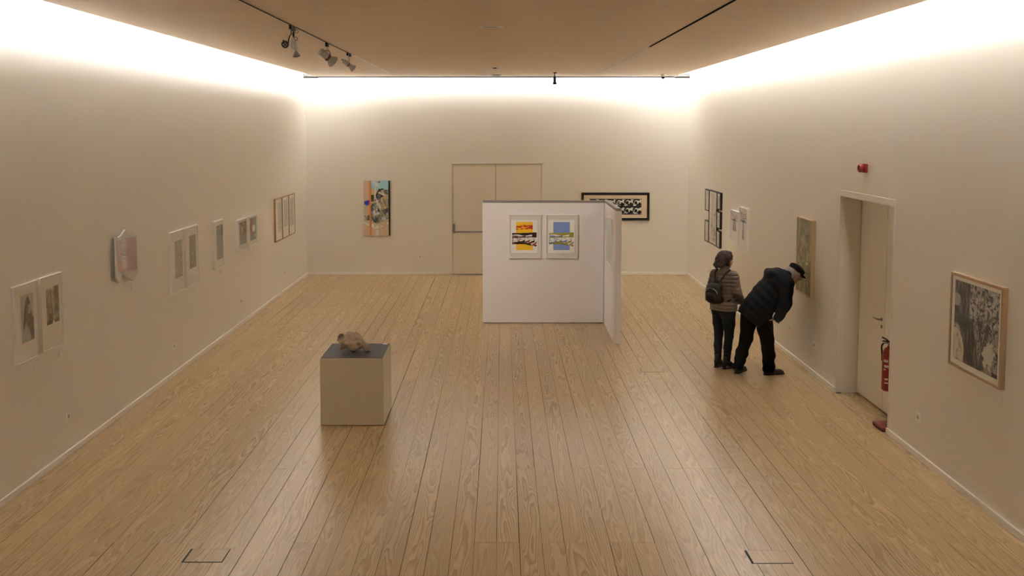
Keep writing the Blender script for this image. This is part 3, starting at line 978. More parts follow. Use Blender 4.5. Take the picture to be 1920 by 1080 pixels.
def landscape(pal, blue):
    paper, block, sky2, dark, mid, acc = pal
    def fn(u, v):
        # the block of colour (upright) with a wider landscape strip laid across it
        C = fill(u, WP(paper))
        C = put(C, (u > .165) * (u < .84), WP(block))
        if not blue:
            a = .86 - .10 * np.abs(u - .5) + .03 * (fbm(u * 9, v * 9, 401) - .5)
            C = put(C, ((u > .165) * (u < .84)) * (np.abs(v - a + .01) < .035 + .05 * sm(.6, .84, u)) * (fbm(u * 12, v * 30, 405) > .30), WP(sky2))
            C = put(C, ((u > .165) * (u < .84)) * (np.abs(v - (.735 + .05 * u)) < .02) * (fbm(u * 10, v * 20, 409) > .35), WP(sky2))
        top = .605 + .02 * (fbm(u * 8, v * 0, 411) - .5) + .02 * u
        bot = .215 - .085 * sm(.4, 1, u) + .03 * (fbm(u * 10, v * 0, 415) - .5)
        strip = (v < top) * (v > bot)
        C = put(C, strip, WP(paper))
        C = put(C, strip * (v > .535 + .02 * np.sin(u * 9)), WP(dark))
        C = put(C, strip * (np.abs(v - .49) < .02 + .01 * np.sin(u * 14)) * (u < .55), WP(mid))
        C = put(C, strip * (np.abs(v - (.435 + .05 * u)) < .018) , WP(dark))
        C = put(C, strip * (u > .82) * (v > .45), WP(dark))
        tex = fbm(u * 8, v * 34, 421)
        C = put(C, strip * (v < .42) * (v > .26) * sm(.55, .66, tex) * .8, WP(mid))
        # furrows fanning out to the lower right
        for i in range(5):
            x0, x1 = .02 + .20 * i, .22 + .20 * i
            ln = (v - (bot + .02)) - (u - x0) * (.22 + .12 * i)
            C = put(C, strip * (u > x0) * (u < x1 + .1) * (np.abs(ln) < .035), WP(dark if i % 2 else mid))
            C = put(C, strip * (u > x0 + .05) * (u < x1) * (np.abs(ln + .03) < .02), WP(acc))
        C = put(C, strip * (v < bot + .06) * (fbm(u * 7, v * 7, 431) > .42), WP(dark))
        C = put(C, strip * (u < .10) * (v < .34) * (fbm(u * 16, v * 12, 441) > .45), WP(mid))
        return C
    return fn
p_y = ((198, 182, 172), (206, 148, 32), (156, 38, 24), (42, 24, 24), (110, 58, 52), (176, 88, 36))
p_b = ((214, 194, 170), (112, 122, 164), (112, 122, 164), (126, 112, 44), (88, 98, 140), (208, 160, 74))
M_PMAT = mat('grey_white_mount', WP((182, 166, 156)), .8, spec=.2)
M_PFRAME = mat('partition_frame', (.84, .79, .755), .4)
for lb, u, pal, bl in (('white framed print of a yellow block crossed by dark furrowed fields', .385, p_y, False), ('white framed print of a blue block crossed by olive furrowed fields', 1.008, p_b, True)):
    t = framed('framed_print', lb, 'framed print', ((u, PY, 1.111), 0.0), .532, .740, .035, .014, M_PFRAME, (.10, .19, .875, .83), landscape(pal, bl), 110, M_PMAT, 'prints on the partition')
    hw = .266
    boxes('paper', [(-.435 * .532, .40 * .532, -.0256, -.0245, .125 * .74, .875 * .74)], mat('print_paper', WP((200, 184, 174)), .8, spec=.2), t)
def a_faint(u, v):
    C = fill(u, WP((176, 164, 156)))
    C = put(C, sm(.5, .7, fbm(u * 6, v * 10, 451)) * (np.abs(u - .5) < .3) * .6, WP((140, 130, 124)))
    return C
framed('framed_print', 'pale framed print on the side panel of the white partition', 'framed print', ((1.726, 15.72, 1.147), -math.pi / 2), .70, .735, .035, .02, M_PFRAME, (.25, .15, .80, .85), a_faint, 36, mat('faint_mount', WP((180, 167, 158)), .8, spec=.2))
card('tiny caption card under the print on the partition side panel', ((1.726, 15.38, 1.06), -math.pi / 2), .06, .05)

# ================================================================== PEDESTAL
M_PED = mat('pedestal_paint', (.68, .60, .44), .6, spec=.3, var=(1.2, .015))
t = empty('pedestal', (-1.663, 11.225, 0))
boxes('body', [(-.352, .352, -.375, .375, .006, .738)], M_PED, t, bevel=.003)
boxes('top_board', [(-.350, .350, -.373, .373, .738, .760)], mat('pedestal_top', (.70, .62, .50), .55, spec=.35), t, bevel=.003)
boxes('dark_mat', [(-.343, .343, -.366, .366, .760, .764)], mat('dark_grey_felt', (.060, .056, .054), .55, var=(60, .08)), t)
boxes('plinth_shadow_gap', [(-.335, .335, -.36, .36, 0, .006)], M_DARK, t)
tag(t, 'beige box pedestal with a dark grey top standing on the wooden floor', 'pedestal')
t = boxes('caption_card', [(-.028, .028, -.018, .018, 0, .012)], mat('bright_card', (.88, .87, .86), .6), None, bevel=.002, loc=(-1.372, 11.545, .764))
tag(t, 'small white caption card lying on the pedestal top', 'caption card')

# ================================================================== SIGNED DISTANCE MODELLING (people, skull)
class Sdf:
    def __init__(self):
        self.ops = []
        self.post = None
    def add(self, fn, lo, hi, k=.02, mode='u'):
        self.ops.append((fn, np.array(lo, float), np.array(hi, float), k, mode))
        return self
    def cap(self, p, q, r1, r2=None, sc=(1, 1, 1), k=.02, mode='u'):
        r2 = r1 if r2 is None else r2
        p, q, sc = np.array(p, float), np.array(q, float), np.array(sc, float)
        ba = (q - p) / sc
        L2 = max(float(ba @ ba), 1e-9)
        def fn(P):
            pa = (P - p) / sc
            h = np.clip(pa @ ba / L2, 0, 1)
            d = np.sqrt(((pa - h[..., None] * ba) ** 2).sum(-1)) - (r1 + (r2 - r1) * h)
            return d * sc.min()
        m = max(r1, r2) * sc
        return self.add(fn, np.minimum(p, q) - m, np.maximum(p, q) + m, k, mode)
    def ell(self, c, r, rot=None, k=.02, mode='u'):
        c, r = np.array(c, float), np.array(r, float)
        R = np.array(rot) if rot is not None else None
        def fn(P):
            a = P - c
            if R is not None:
                a = a @ R
            k0 = np.sqrt(((a / r) ** 2).sum(-1))
            k1 = np.sqrt(((a / r ** 2) ** 2).sum(-1)) + 1e-9
            return k0 * (k0 - 1) / k1
        m = np.full(3, r.max()) if R is not None else r
        return self.add(fn, c - m, c + m, k, mode)
    def chain(self, pts, rad, sc=(1, 1, 1), k=.02):
        for a, b, r, s in zip(pts, pts[1:], rad, rad[1:]):
            self.cap(a, b, r, s, sc, k)
        return self
    def build(self, name, h):
        lo = np.min([o[1] for o in self.ops if o[4] == 'u'], 0) - 3 * h
        hi = np.max([o[2] for o in self.ops if o[4] == 'u'], 0) + 3 * h
        n = np.ceil((hi - lo) / h).astype(int) + 1
        ax = [lo[i] + h * np.arange(n[i]) for i in range(3)]
        D = np.full(n, 1.0)
        for fn, a, b, k, mode in self.ops:
            mg = k + 2.5 * h
            s = [slice(max(0, int((a[i] - mg - lo[i]) / h)), min(n[i], int((b[i] + mg - lo[i]) / h) + 2)) for i in range(3)]
            G = np.stack(np.meshgrid(ax[0][s[0]], ax[1][s[1]], ax[2][s[2]], indexing='ij'), -1)
            d = fn(G)
            c = D[s[0], s[1], s[2]]
            if mode == 'u':
                t = np.clip(.5 + .5 * (c - d) / k, 0, 1)
                D[s[0], s[1], s[2]] = c * (1 - t) + d * t - k * t * (1 - t)
            else:
                t = np.clip(.5 - .5 * (c + d) / k, 0, 1)
                D[s[0], s[1], s[2]] = c * (1 - t) - d * t + k * t * (1 - t)
        if self.post is not None:
            G = np.stack(np.meshgrid(*ax, indexing='ij'), -1)
            D = self.post(D, G)
        return net(name, D, lo, h)
def net(name, D, lo, h):
    "naive surface nets"
    ins = D < 0
    nx, ny, nz = D.shape
    cs = [(i, j, k) for i in (0, 1) for j in (0, 1) for k in (0, 1)]
    def cut(A, c):
        return A[c[0]:nx - 1 + c[0], c[1]:ny - 1 + c[1], c[2]:nz - 1 + c[2]]
    cnt = sum(cut(ins, c).astype(np.int8) for c in cs)
    act = (cnt > 0) & (cnt < 8)
    ci = np.argwhere(act)
    idx = np.full(act.shape, -1)
    idx[act] = np.arange(len(ci))
    vals = {c: D[ci[:, 0] + c[0], ci[:, 1] + c[1], ci[:, 2] + c[2]] for c in cs}
    acc, num = np.zeros((len(ci), 3)), np.zeros(len(ci))
    for c in cs:
        for a in range(3):
            if c[a] == 0:
                e = list(c)
                e[a] = 1
                e = tuple(e)
                va, vb = vals[c], vals[e]
                m = (va < 0) != (vb < 0)
                t = np.where(m, va / np.where(m, va - vb, 1), 0)
                p = np.array(c, float)[None] + np.eye(3)[a][None] * t[:, None]
                acc += p * m[:, None]
                num += m
    V = lo + h * (ci + acc / num[:, None])
    F = []
    for a in range(3):
        b, c = (a + 1) % 3, (a + 2) % 3
        sl0, sl1 = [slice(None)] * 3, [slice(None)] * 3
        sl0[a], sl1[a] = slice(0, -1), slice(1, None)
        ch = ins[tuple(sl0)] != ins[tuple(sl1)]
        E = np.argwhere(ch)
        E = E[(E[:, b] > 0) & (E[:, c] > 0) & (E[:, b] < D.shape[b] - 1) & (E[:, c] < D.shape[c] - 1)]
        if not len(E):
            continue
        def cell(db, dc):
            q = E.copy()
            q[:, b] += db
            q[:, c] += dc
            return idx[q[:, 0], q[:, 1], q[:, 2]]
        Q = np.stack([cell(-1, -1), cell(0, -1), cell(0, 0), cell(-1, 0)], -1)
        fl = ~ins[E[:, 0], E[:, 1], E[:, 2]]
        Q[fl] = Q[fl][:, ::-1]
        F.append(Q)
    F = np.concatenate(F)
    me = bpy.data.meshes.new(name)
    me.from_pydata(V.tolist(), [], F.tolist())
    me.polygons.foreach_set('use_smooth', [True] * len(me.polygons))
    me.update()
    return me
def rotm(axis, deg):
    return np.array(Matrix.Rotation(math.radians(deg), 3, axis))

# ------------------------------------------------------------------ skull on the pedestal
s = Sdf()
s.ell((-.045, 0, .125), (.105, .095, .085), k=.03)
s.ell((-.015, .01, .195), (.085, .07, .040), rotm('Y', 6), k=.03)
s.ell((.0, -.015, .066), (.085, .080, .058), k=.03)
s.cap((.03, 0, .145), (.155, -.02, .045), .068, .030, k=.03)
s.cap((.15, -.02, .040), (.178, -.025, .026), .026, .016, k=.015)
s.cap((.060, .055, .16), (.14, .02, .075), .022, .016, k=.015)
s.ell((-.125, .0, .165), (.052, .060, .052), k=.025)
s.cap((-.150, -.02, .14), (-.172, -.02, .145), .022, .014, k=.015)
s.cap((-.130, -.03, .10), (-.140, -.03, .040), .024, .014, k=.02)
s.cap((-.120, .05, .10), (-.125, .06, .036), .024, .014, k=.02)
s.cap((.125, -.04, .05), (.145, -.045, .026), .020, .012, k=.015)
s.cap((.07, -.06, .12), (-.06, -.085, .11), .018, .022, k=.02)
s.ell((-.138, -.040, .172), (.040, .048, .042), k=.010, mode='s')
s.ell((.092, -.055, .030), (.034, .060, .032), k=.010, mode='s')
s.ell((.105, .055, .125), (.030, .030, .050), k=.010, mode='s')
s.cap((.01, -.105, .135), (.075, -.075, .085), .016, .012, k=.010, mode='s')
s.ell((.050, -.085, .145), (.028, .022, .022), k=.012, mode='s')
s.ell((-.070, -.02, .012), (.050, .09, .030), k=.015, mode='s')
def rough(D, G):
    x, y, z = G[..., 0], G[..., 1], G[..., 2]
    nz = vnoise(x * 60 + 40, z * 60 + y * 43 + 50, 503) + .6 * vnoise(x * 130 + y * 60 + 60, z * 130 + 70, 507)
    return D + .006 * (nz - .8)
s.post = rough
sk = s.build('skull', .004)
sk.materials.append(mat('weathered_bone', (.50, .385, .28), .85, spec=.2, bump=(90, .35), var=(16, .28)))
zmin = min(v.co.z for v in sk.vertices)
t = obj('animal_skull', sk, None, None, (-1.690, 11.19, .764 - zmin))
tag(t, 'weathered brown animal skull resting on the dark pedestal top', 'skull')

# ================================================================== PEOPLE
M_SKIN = mat('skin', (.47, .27, .19), .6, spec=.3)
def hand(S_, w_, fwd, down, side, sz=1.0):
    "palm at wrist w_, fingers along fwd, palm facing down; thumb on side. all unit vectors"
    w_, fwd, down, side = [np.array(a, float) for a in (w_, fwd, down, side)]
    pc = w_ + fwd * .045 * sz
    S_.cap(w_, w_ + fwd * .03 * sz, .022 * sz, .024 * sz, k=.012)
    for i in range(4):
        o = (i - 1.5) * .019 * sz
        S_.cap(w_ + fwd * .02 * sz + side * o * .7, w_ + fwd * .085 * sz + side * o, .014 * sz, .0115 * sz, k=.010)
        ln = (.036, .042, .040, .030)[3 - i] * sz
        k1 = w_ + fwd * .085 * sz + side * o
        k2 = k1 + (fwd * .9 + down * .45) * ln
        k3 = k2 + (fwd * .5 + down * .85) * ln * .7
        k4 = k3 + (fwd * .1 + down * .95) * ln * .5
        S_.chain([k1, k2, k3, k4], [.0100 * sz, .0092 * sz, .0085 * sz, .0075 * sz], k=.004)
    t0 = w_ + fwd * .025 * sz + side * .025 * sz
    t1 = t0 + (fwd * .6 + side * .55 + down * .3) * .040 * sz
    t2 = t1 + (fwd * .85 + side * .1 + down * .4) * .032 * sz
    t3 = t2 + (fwd * .9 + down * .35) * .022 * sz
    S_.chain([t0, t1, t2, t3], [.014 * sz, .0115 * sz, .0105 * sz, .009 * sz], k=.006)

def head(S_, c, R, sc=1.0):
    "head at c; R columns = right, forward, up"
    c = np.array(c, float)
    def P(r, f, u):
        return c + R @ (np.array((r, f, u)) * sc)
    S_.ell(P(0, -.010, .025), np.array((.074, .092, .088)) * sc, R, k=.03)
    S_.ell(P(0, .030, -.035), np.array((.058, .062, .072)) * sc, R, k=.03)
    S_.ell(P(0, .058, -.088), np.array((.026, .024, .022)) * sc, R, k=.03)
    S_.cap(P(0, .088, .012), P(0, .108, -.026), .008 * sc, .013 * sc, k=.012)
    S_.cap(P(-.034, .078, .024), P(.034, .078, .024), .010 * sc, k=.015)
    for q in (-1, 1):
        S_.ell(P(q * .030, .092, .004), np.array((.016, .010, .011)) * sc, R, k=.008, mode='s')
        S_.ell(P(q * .074, -.008, -.008), np.array((.010, .020, .032)) * sc, R, k=.006)
        S_.ell(P(q * .040, .064, -.028), np.array((.022, .020, .020)) * sc, R, k=.02)
    S_.cap(P(-.020, .083, -.056), P(.020, .083, -.056), .007 * sc, k=.006)
    S_.cap(P(-.016, .081, -.067), P(.016, .081, -.067), .007 * sc, k=.006)
    return P
def eyes(root, P):
    for q in (-1, 1):
        p = P(q * .030, .080, .004)
        def f(bm):
            bmesh.ops.create_uvsphere(bm, u_segments=12, v_segments=8, radius=.011, matrix=Matrix.Translation(p))
        e = shape('eye', f, mat('eye_white', (.6, .56, .52), .3), root)
        p2 = P(q * .030, .0885, .004)
        shape('pupil', lambda bm: bmesh.ops.create_uvsphere(bm, u_segments=10, v_segments=6, radius=.005, matrix=Matrix.Translation(p2)), mat('iris_dark', (.03, .02, .015), .2), e)
def shoe(name, root, ankle, heading, heel, m, msole, length=.26, rise=0.0):
    a = math.radians(heading)
    fx, fy = math.cos(a), math.sin(a)
    ax, ay = ankle
    s_ = Sdf()
    def q(f, l, z):
        return (ax + fx * f - fy * l, ay + fy * f + fx * l, z)
    hz = heel
    s_.cap(q(-.045, 0, hz + .035), q(.05, 0, hz * .7 + .030), .034, .036, k=.02)
    s_.cap(q(.05, 0, hz * .6 + .030), q(length - .12, .004, .028), .038, .034, k=.03)
    s_.cap(q(length - .12, .004, .028), q(length - .085, .002, .024), .036, .026, k=.02)
    s_.cap(q(-.02, 0, hz + .05), q(-.015, 0, hz + .115), .040, .043, k=.02)
    def flat(D, G):
        return np.maximum(D, .010 - G[..., 2])
    s_.post = flat
    o = obj(name, s_.build(name, .0075), m, root)
    def f(bm):
        pts = []
        n = 10
        for i in range(n):
            t_ = math.pi * i / (n - 1)
            pts.append(q(length - .105 + .055 * math.sin(t_), .036 * math.cos(t_), 0))
        for i in range(n):
            t_ = math.pi * i / (n - 1)
            pts.append(q(-.045 - .034 * math.sin(t_), -.034 * math.cos(t_), 0))
        lo_ = [bm.verts.new((p[0], p[1], 0)) for p in pts]
        up = [bm.verts.new((p[0], p[1], .014)) for p in pts]
        bm.faces.new(lo_)
        bm.faces.new(list(reversed(up)))
        for i in range(len(pts)):
            j = (i + 1) % len(pts)
            bm.faces.new((lo_[i], up[i], up[j], lo_[j]))
    shape('sole', f, msole, o, False)
    if heel > .02:
        shape('heel', lambda bm: lathe(bm, [(.024, 0), (.032, heel + .01)], 14, Matrix.Translation(q(-.045, 0, 0))), msole, o)
    return o

# ------------------------------------------------------------------ woman (built facing +y, right hand +x, then turned)
woman = empty('person', (3.055, 13.55, 0), math.radians(-48))
b = Sdf()
b.chain([(-.075, 0, .80), (-.08, .012, .46), (-.072, -.012, .115)], [.078, .048, .036], k=.03)
b.chain([(.075, 0, .80), (.08, .012, .46), (.072, -.012, .115)], [.078, .048, .036], k=.03)
b.chain([(0, 0, .84), (0, .01, 1.04), (0, 0, 1.24)], [.105, .088, .105], (1.45, 1, 1), k=.04)
b.chain([(-.145, 0, 1.29), (-.205, -.02, 1.06), (-.20, .10, .88)], [.045, .036, .027], k=.03)
b.chain([(.145, 0, 1.29), (.215, -.005, 1.07), (.222, .115, .905)], [.045, .036, .027], k=.03)
b.cap((-.12, 0, 1.30), (.12, 0, 1.30), .05, k=.04)
b.cap((0, -.005, 1.30), (0, .015, 1.42), .050, .046, k=.03)
RH = rotm('Z', -30) @ rotm('X', -6)
Pw = head(b, (0, .025, 1.497), RH, .98)
hand(b, (.222, .115, .905), (.02, .45, -.89), (-.95, -.2, -.1), (.2, .86, .45), .92)
hand(b, (-.20, .10, .88), (.02, .45, -.89), (.95, -.2, -.1), (-.2, .86, .45), .92)
obj('body', b.build('body', .0075), M_SKIN, woman)
eyes(woman, Pw)
# hair: chin-length wavy bob
hs = Sdf()
def hp(r, f, u):
    return tuple(Pw(r, f, u))
hs.ell(hp(0, -.022, .036), (.098, .108, .092), RH, k=.02)
hs.ell(hp(0, -.070, -.030), (.100, .078, .088), RH, k=.03)
for q in (-1, 1):
    hs.cap(hp(q * .074, -.005, .04), hp(q * .084, .004, -.062), .030, .026, k=.02)
    hs.cap(hp(q * .060, -.07, -.02), hp(q * .095, -.100, -.088), .040, .026, k=.02)
    hs.cap(hp(q * .03, .045, .105), hp(q * .074, .055, .03), .018, .012, k=.02)
    hs.ell(hp(q * .050, -.125, -.085), (.035, .030, .028), RH, k=.02)
hs.cap(hp(0, -.11, -.04), hp(0, -.130, -.108), .040, .022, k=.02)
hs.ell(hp(0, .115, -.03), (.050, .052, .075), RH, k=.015, mode='s')
def wavy(D, G):
    x, y, z = G[..., 0], G[..., 1], G[..., 2]
    return D + .005 * np.sin(x * 90 + 5 * np.sin(z * 40)) * np.sin(y * 80 + z * 50) + .003 * np.sin(x * 200 + z * 60) * np.sin(y * 180) 
hs.post = wavy
obj('hair', hs.build('hair', .006), mat('brown_hair', (.040, .024, .016), .5, spec=.4, bump=(160, .5)), woman)
# quilted jacket
j = Sdf()
j.chain([(0, -.008, .80), (0, -.008, .90), (0, .0, 1.02), (0, -.005, 1.21)], [.146, .136, .120, .130], (1.42, 1, 1), k=.04)
j.cap((-.13, -.005, 1.285), (.13, -.005, 1.285), .075, k=.05)
for q in (-1, 1):
    e = (q * .222, -.012, 1.07)
    wr = (.225, .105, .925) if q > 0 else (-.205, .09, .905)
    j.chain([(q * .155, -.003, 1.275), e, wr], [.074, .060, .050], k=.03)
j.cap((0, -.008, 1.33), (0, .005, 1.385), .072, .066, k=.02)
def quilt(D, G):
    z = G[..., 2]
    D = np.maximum(D + .008 * (1 - np.abs(np.sin(math.pi * z / .052))) ** 2 * (z < 1.33), .808 - z)
    neck = np.sqrt(G[..., 0] ** 2 + (G[..., 1] - .01) ** 2) - .058
    D = np.maximum(D, -np.maximum(neck, 1.35 - z))
    return np.maximum(D, z - 1.405)
j.post = quilt
M_JACKET = mat('taupe_nylon', (.150, .112, .088), .5, spec=.4, bump=(50, .25))
obj('jacket', j.build('jacket', .0085), M_JACKET, woman)
shape('jacket_hem', lambda bm: tube(bm, [(.203 * math.cos(a), .142 * math.sin(a) - .008, .817) for a in np.linspace(0, 2 * math.pi, 33)], .008), M_JACKET, woman)
# jeans
jn = Sdf()
for q in (-1, 1):
    jn.chain([(q * .078, -.005, .80), (q * .085, .005, .62), (q * .085, .010, .45), (q * .080, -.010, .30), (q * .075, -.014, .10)], [.098, .082, .060, .056, .045], k=.02)
jn.cap((-.05, -.01, .83), (.05, -.01, .83), .115, k=.04)
jn.ell((-.07, -.055, .80), (.08, .07, .085), k=.03)
jn.ell((.07, -.055, .80), (.08, .07, .085), k=.03)
jn.post = lambda D, G: np.maximum(np.maximum(D + .002 * np.sin(G[..., 2] * 120 + G[..., 0] * 40) * (G[..., 2] < .3), G[..., 2] - .835), .10 - G[..., 2])
obj('jeans', jn.build('jeans', .008), mat('dark_denim', (.013, .016, .024), .75, spec=.2, var=(30, .15)), woman)
M_BOOT = mat('black_leather', (.012, .009, .008), .4)
for q in (-1, 1):
    shoe('ankle_boot', woman, (q * .075, -.012), 90 - q * 8, .045, M_BOOT, M_BLACK, .235)
tag(woman, 'woman with short brown hair in a taupe quilted jacket and dark jeans, seen from behind', 'person')

# backpack worn by the woman
bp = empty('backpack', (3.055, 13.55, 0), math.radians(-48))
k_ = Sdf()
k_.ell((-.015, -.225, 1.055), (.125, .075, .145), k=.02)
k_.cap((-.085, -.195, .985), (.055, -.195, .985), .065, k=.03)
k_.cap((-.07, -.19, 1.13), (.04, -.19, 1.13), .055, k=.03)
M_PACK = mat('black_nylon', (.014, .013, .012), .5, bump=(60, .25))
k_.post = lambda D, G: np.maximum(D, G[..., 1] + .137)
obj('pack_body', k_.build('pack_body', .008), M_PACK, bp)
f_ = Sdf()
f_.ell((-.015, -.285, 1.01), (.085, .032, .075), k=.01)
obj('front_pocket', f_.build('front_pocket', .007), M_PACK, bp)
shape('zip', lambda bm: tube(bm, [(-.015 + .098 * math.cos(a), -.272 - .012 * math.sin(a), 1.06 + .075 * math.sin(a)) for a in np.linspace(.1, 3.04, 14)], .004), M_GREYMETAL, bp)
shape('carry_loop', lambda bm: tube(bm, [(-.055, -.185, 1.175), (-.04, -.19, 1.205), (.005, -.19, 1.205), (.02, -.185, 1.175)], .007), M_PACK, bp)
for q in (-1, 1):
    pts = [(-.005 + q * .02, -.165, 1.17), (q * .05, -.142, 1.25), (q * .085, -.105, 1.325), (q * .105, -.02, 1.366), (q * .115, .075, 1.30), (q * .125, .125, 1.20), (q * .16, .105, 1.08), (q * .178, .02, 1.0), (q * .14, -.12, .955)]
    shape('shoulder_strap', lambda bm: tube(bm, pts, .012), M_PACK, bp)
shape('side_pull', lambda bm: tube(bm, [(-.13, -.20, 1.03), (-.15, -.215, .99), (-.148, -.215, .94)], .006), M_PACK, bp)
tag(bp, 'small black backpack worn on the woman\'s back', 'backpack')

# ------------------------------------------------------------------ bending man (built in world directions around the point between his feet)
man = empty('person', (3.40, 13.20, 0))
M_COAT = mat('dark_wool', (.0105, .0112, .0140), .8, spec=.15, bump=(260, .10))
M_TROU = mat('black_cloth', (.0070, .0062, .0060), .85, spec=.12, bump=(90, .2))
LH, LK, LA = (-.055, .085, .86), (-.095, .09, .46), (-.205, .055, .10)
RHp, RK, RA = (.080, -.075, .86), (.150, -.060, .46), (.180, -.055, .10)
b = Sdf()
b.chain([LH, LK, LA], [.085, .058, .042], k=.03)
b.chain([RHp, RK, RA], [.085, .058, .042], k=.03)
b.chain([(.01, .0, .88), (.16, .015, 1.09), (.33, .03, 1.27)], [.13, .125, .12], (1, 1.3, 1), k=.05)
b.chain([(.36, -.16, 1.26), (.325, -.215, .985), (.250, -.205, .805)], [.055, .045, .030], k=.03)
b.chain([(.38, .20, 1.25), (.42, .26, .99), (.36, .22, .80)], [.055, .045, .030], k=.03)
b.cap((.36, .02, 1.32), (.475, .035, 1.375), .062, .056, k=.03)
fw_ = Vector((.86, .12, -.50)).normalized()
up_ = Vector((.50, .05, .86))
up_ = (up_ - fw_ * up_.dot(fw_)).normalized()
rt_ = fw_.cross(up_)
RM = np.array([[rt_[i], fw_[i], up_[i]] for i in range(3)])
Pm = head(b, (.515, .04, 1.345), RM, 1.04)
hand(b, (.245, -.200, .825), (-.62, .42, -.66), (-.55, .30, .78), (.55, .80, 0.0), 1.02)
hand(b, (.36, .22, .80), (-.28, -.10, -.95), (.55, -.80, -.1), (.80, .55, -.2), 1.02)
obj('body', b.build('body', .008), mat('skin_ruddy', (.40, .20, .14), .6, spec=.3), man)
eyes(man, Pm)
# grey hair round the back and sides
hs = Sdf()
def hp(r, f, u):
    return tuple(Pm(r, f, u))
hs.ell(hp(0, -.040, .012), (.088, .085, .085), RM, k=.02)
hs.ell(hp(0, -.060, -.045), (.076, .058, .058), RM, k=.02)
for q in (-1, 1):
    hs.cap(hp(q * .078, .018, .03), hp(q * .080, .022, -.02), .014, .009, k=.01)
hs.ell(hp(0, .09, -.02), (.090, .072, .12), RM, k=.012, mode='s')
def tuft(D, G):
    x, y, z = G[..., 0], G[..., 1], G[..., 2]
    return D + .005 * np.sin(x * 170 + z * 60) * np.sin(y * 120 + z * 140)
hs.post = tuft
obj('hair', hs.build('hair', .006), mat('grey_hair', (.36, .31, .27), .7, spec=.3, bump=(150, .5)), man)
# flat cap with a short peak
cs = Sdf()
cs.ell(hp(0, .005, .085), (.098, .118, .048), RM @ rotm('X', -8), k=.02)
cs.ell(hp(0, -.005, .062), (.094, .108, .040), RM, k=.02)
cs.ell(hp(0, .000, .030), (.080, .095, .045), RM, k=.01, mode='s')
M_CAP = mat('dark_cap', (.012, .0095, .0085), .85, spec=.1, bump=(120, .3))
cp = obj('cap', cs.build('cap', .006), M_CAP, man)
def f(bm):
    n = 13
    rows = []
    for r0, r1, dz in ((.095, .096, .046), (.120, .140, .040), (.118, .168, .026)):
        rows.append([(r0 * math.cos(a) * .82, r1 * math.sin(a), dz - .020 * math.cos(a) ** 2) for a in np.linspace(.45, math.pi - .45, n)])
    top = [[bm.verts.new(hp(x, y - .002, z + .006)) for x, y, z in r] for r in rows]
    bot = [[bm.verts.new(hp(x, y - .002, z)) for x, y, z in r] for r in rows]
    for T, flip in ((top, False), (bot, True)):
        for a_, b_ in zip(T, T[1:]):
            for i in range(n - 1):
                q_ = (a_[i], a_[i + 1], b_[i + 1], b_[i])
                bm.faces.new(q_[::-1] if flip else q_)
    for i in range(n - 1):
        bm.faces.new((top[-1][i], top[-1][i + 1], bot[-1][i + 1], bot[-1][i]))
    for e_ in (0, n - 1):
        for a_ in range(2):
            bm.faces.new((top[a_][e_], top[a_ + 1][e_], bot[a_ + 1][e_], bot[a_][e_]))
shape('peak', f, M_CAP, cp)
def f(bm):
    for q in (-1, 1):
        tube(bm, [hp(q * .034 + .024 * math.cos(a), .112, -.002 + .018 * math.sin(a)) for a in np.linspace(0, 2 * math.pi, 15)], .0022, 6)
        tube(bm, [hp(q * .058, .110, .004), hp(q * .076, .07, .006), hp(q * .082, -.01, .002)], .0022, 6)
    tube(bm, [hp(-.010, .112, .002), hp(.010, .112, .002)], .0022, 6)
shape('glasses', f, mat('glasses_wire', (.10, .06, .04), .3, metal=.7), man)
# coat
c_ = Sdf()
ax_ = np.array((.60, .03, .80))
pp = np.array((.80, .0, -.60))
c_.chain([(-.035, .0, .80), (.035, .005, .90), (.145, .012, 1.06), (.255, .022, 1.21)], [.205, .200, .188, .175], (1, 1.14, 1), k=.04)
c_.cap((.31, -.115, 1.275), (.33, .160, 1.275), .128, k=.05)
c_.ell((.385, .03, 1.215), (.125, .20, .12), k=.04)
c_.chain([(.355, -.170, 1.245), (.335, -.222, .985), (.255, -.210, .815)], [.105, .080, .066], k=.03)
c_.chain([(.375, .215, 1.245), (.43, .27, .99), (.37, .225, .835)], [.105, .082, .066], k=.03)
# folded hood on the upper back
hx = RMh = rotm('Y', -28)
c_.ell((.245, .015, 1.375), (.120, .165, .055), rotm('Y', -8), k=.05)
c_.cap((.175, -.09, 1.370), (.175, .12, 1.370), .036, k=.05)
c_.cap((.40, -.05, 1.345), (.40, .11, 1.345), .060, k=.03)
def folds(D, G):
    x, y, z = G[..., 0], G[..., 1], G[..., 2]
    s_ = (x + .035) * .60 + (z - .775) * .80          # distance from the hem along the bent back
    arm = ((x - .295) ** 2 + (y + .215) ** 2 < .105 ** 2) & (z > .79) | ((x - .40) ** 2 + (y - .24) ** 2 < .10 ** 2) & (z > .81)
    t_ = (x + .035) * .80 - (z - .775) * .60
    hem = -.03 + .035 * np.sin(y * 16 + t_ * 9)
    D = np.where(arm, D, np.maximum(D, hem - s_))
    return D + .005 * np.sin(t_ * 30 + y * 14 + s_ * 6) * np.clip(1 - s_ / .5, 0, 1) + .003 * np.sin(s_ * 60 + t_ * 10)
c_.post = folds
coat = obj('coat', c_.build('coat', .009), M_COAT, man)
shape('cuff', lambda bm: tube(bm, [(.252 + .062 * math.cos(a), -.208 + .058 * math.sin(a), .795 + .01 * math.cos(a)) for a in np.linspace(0, 2 * math.pi, 25)], .010), M_COAT, coat)
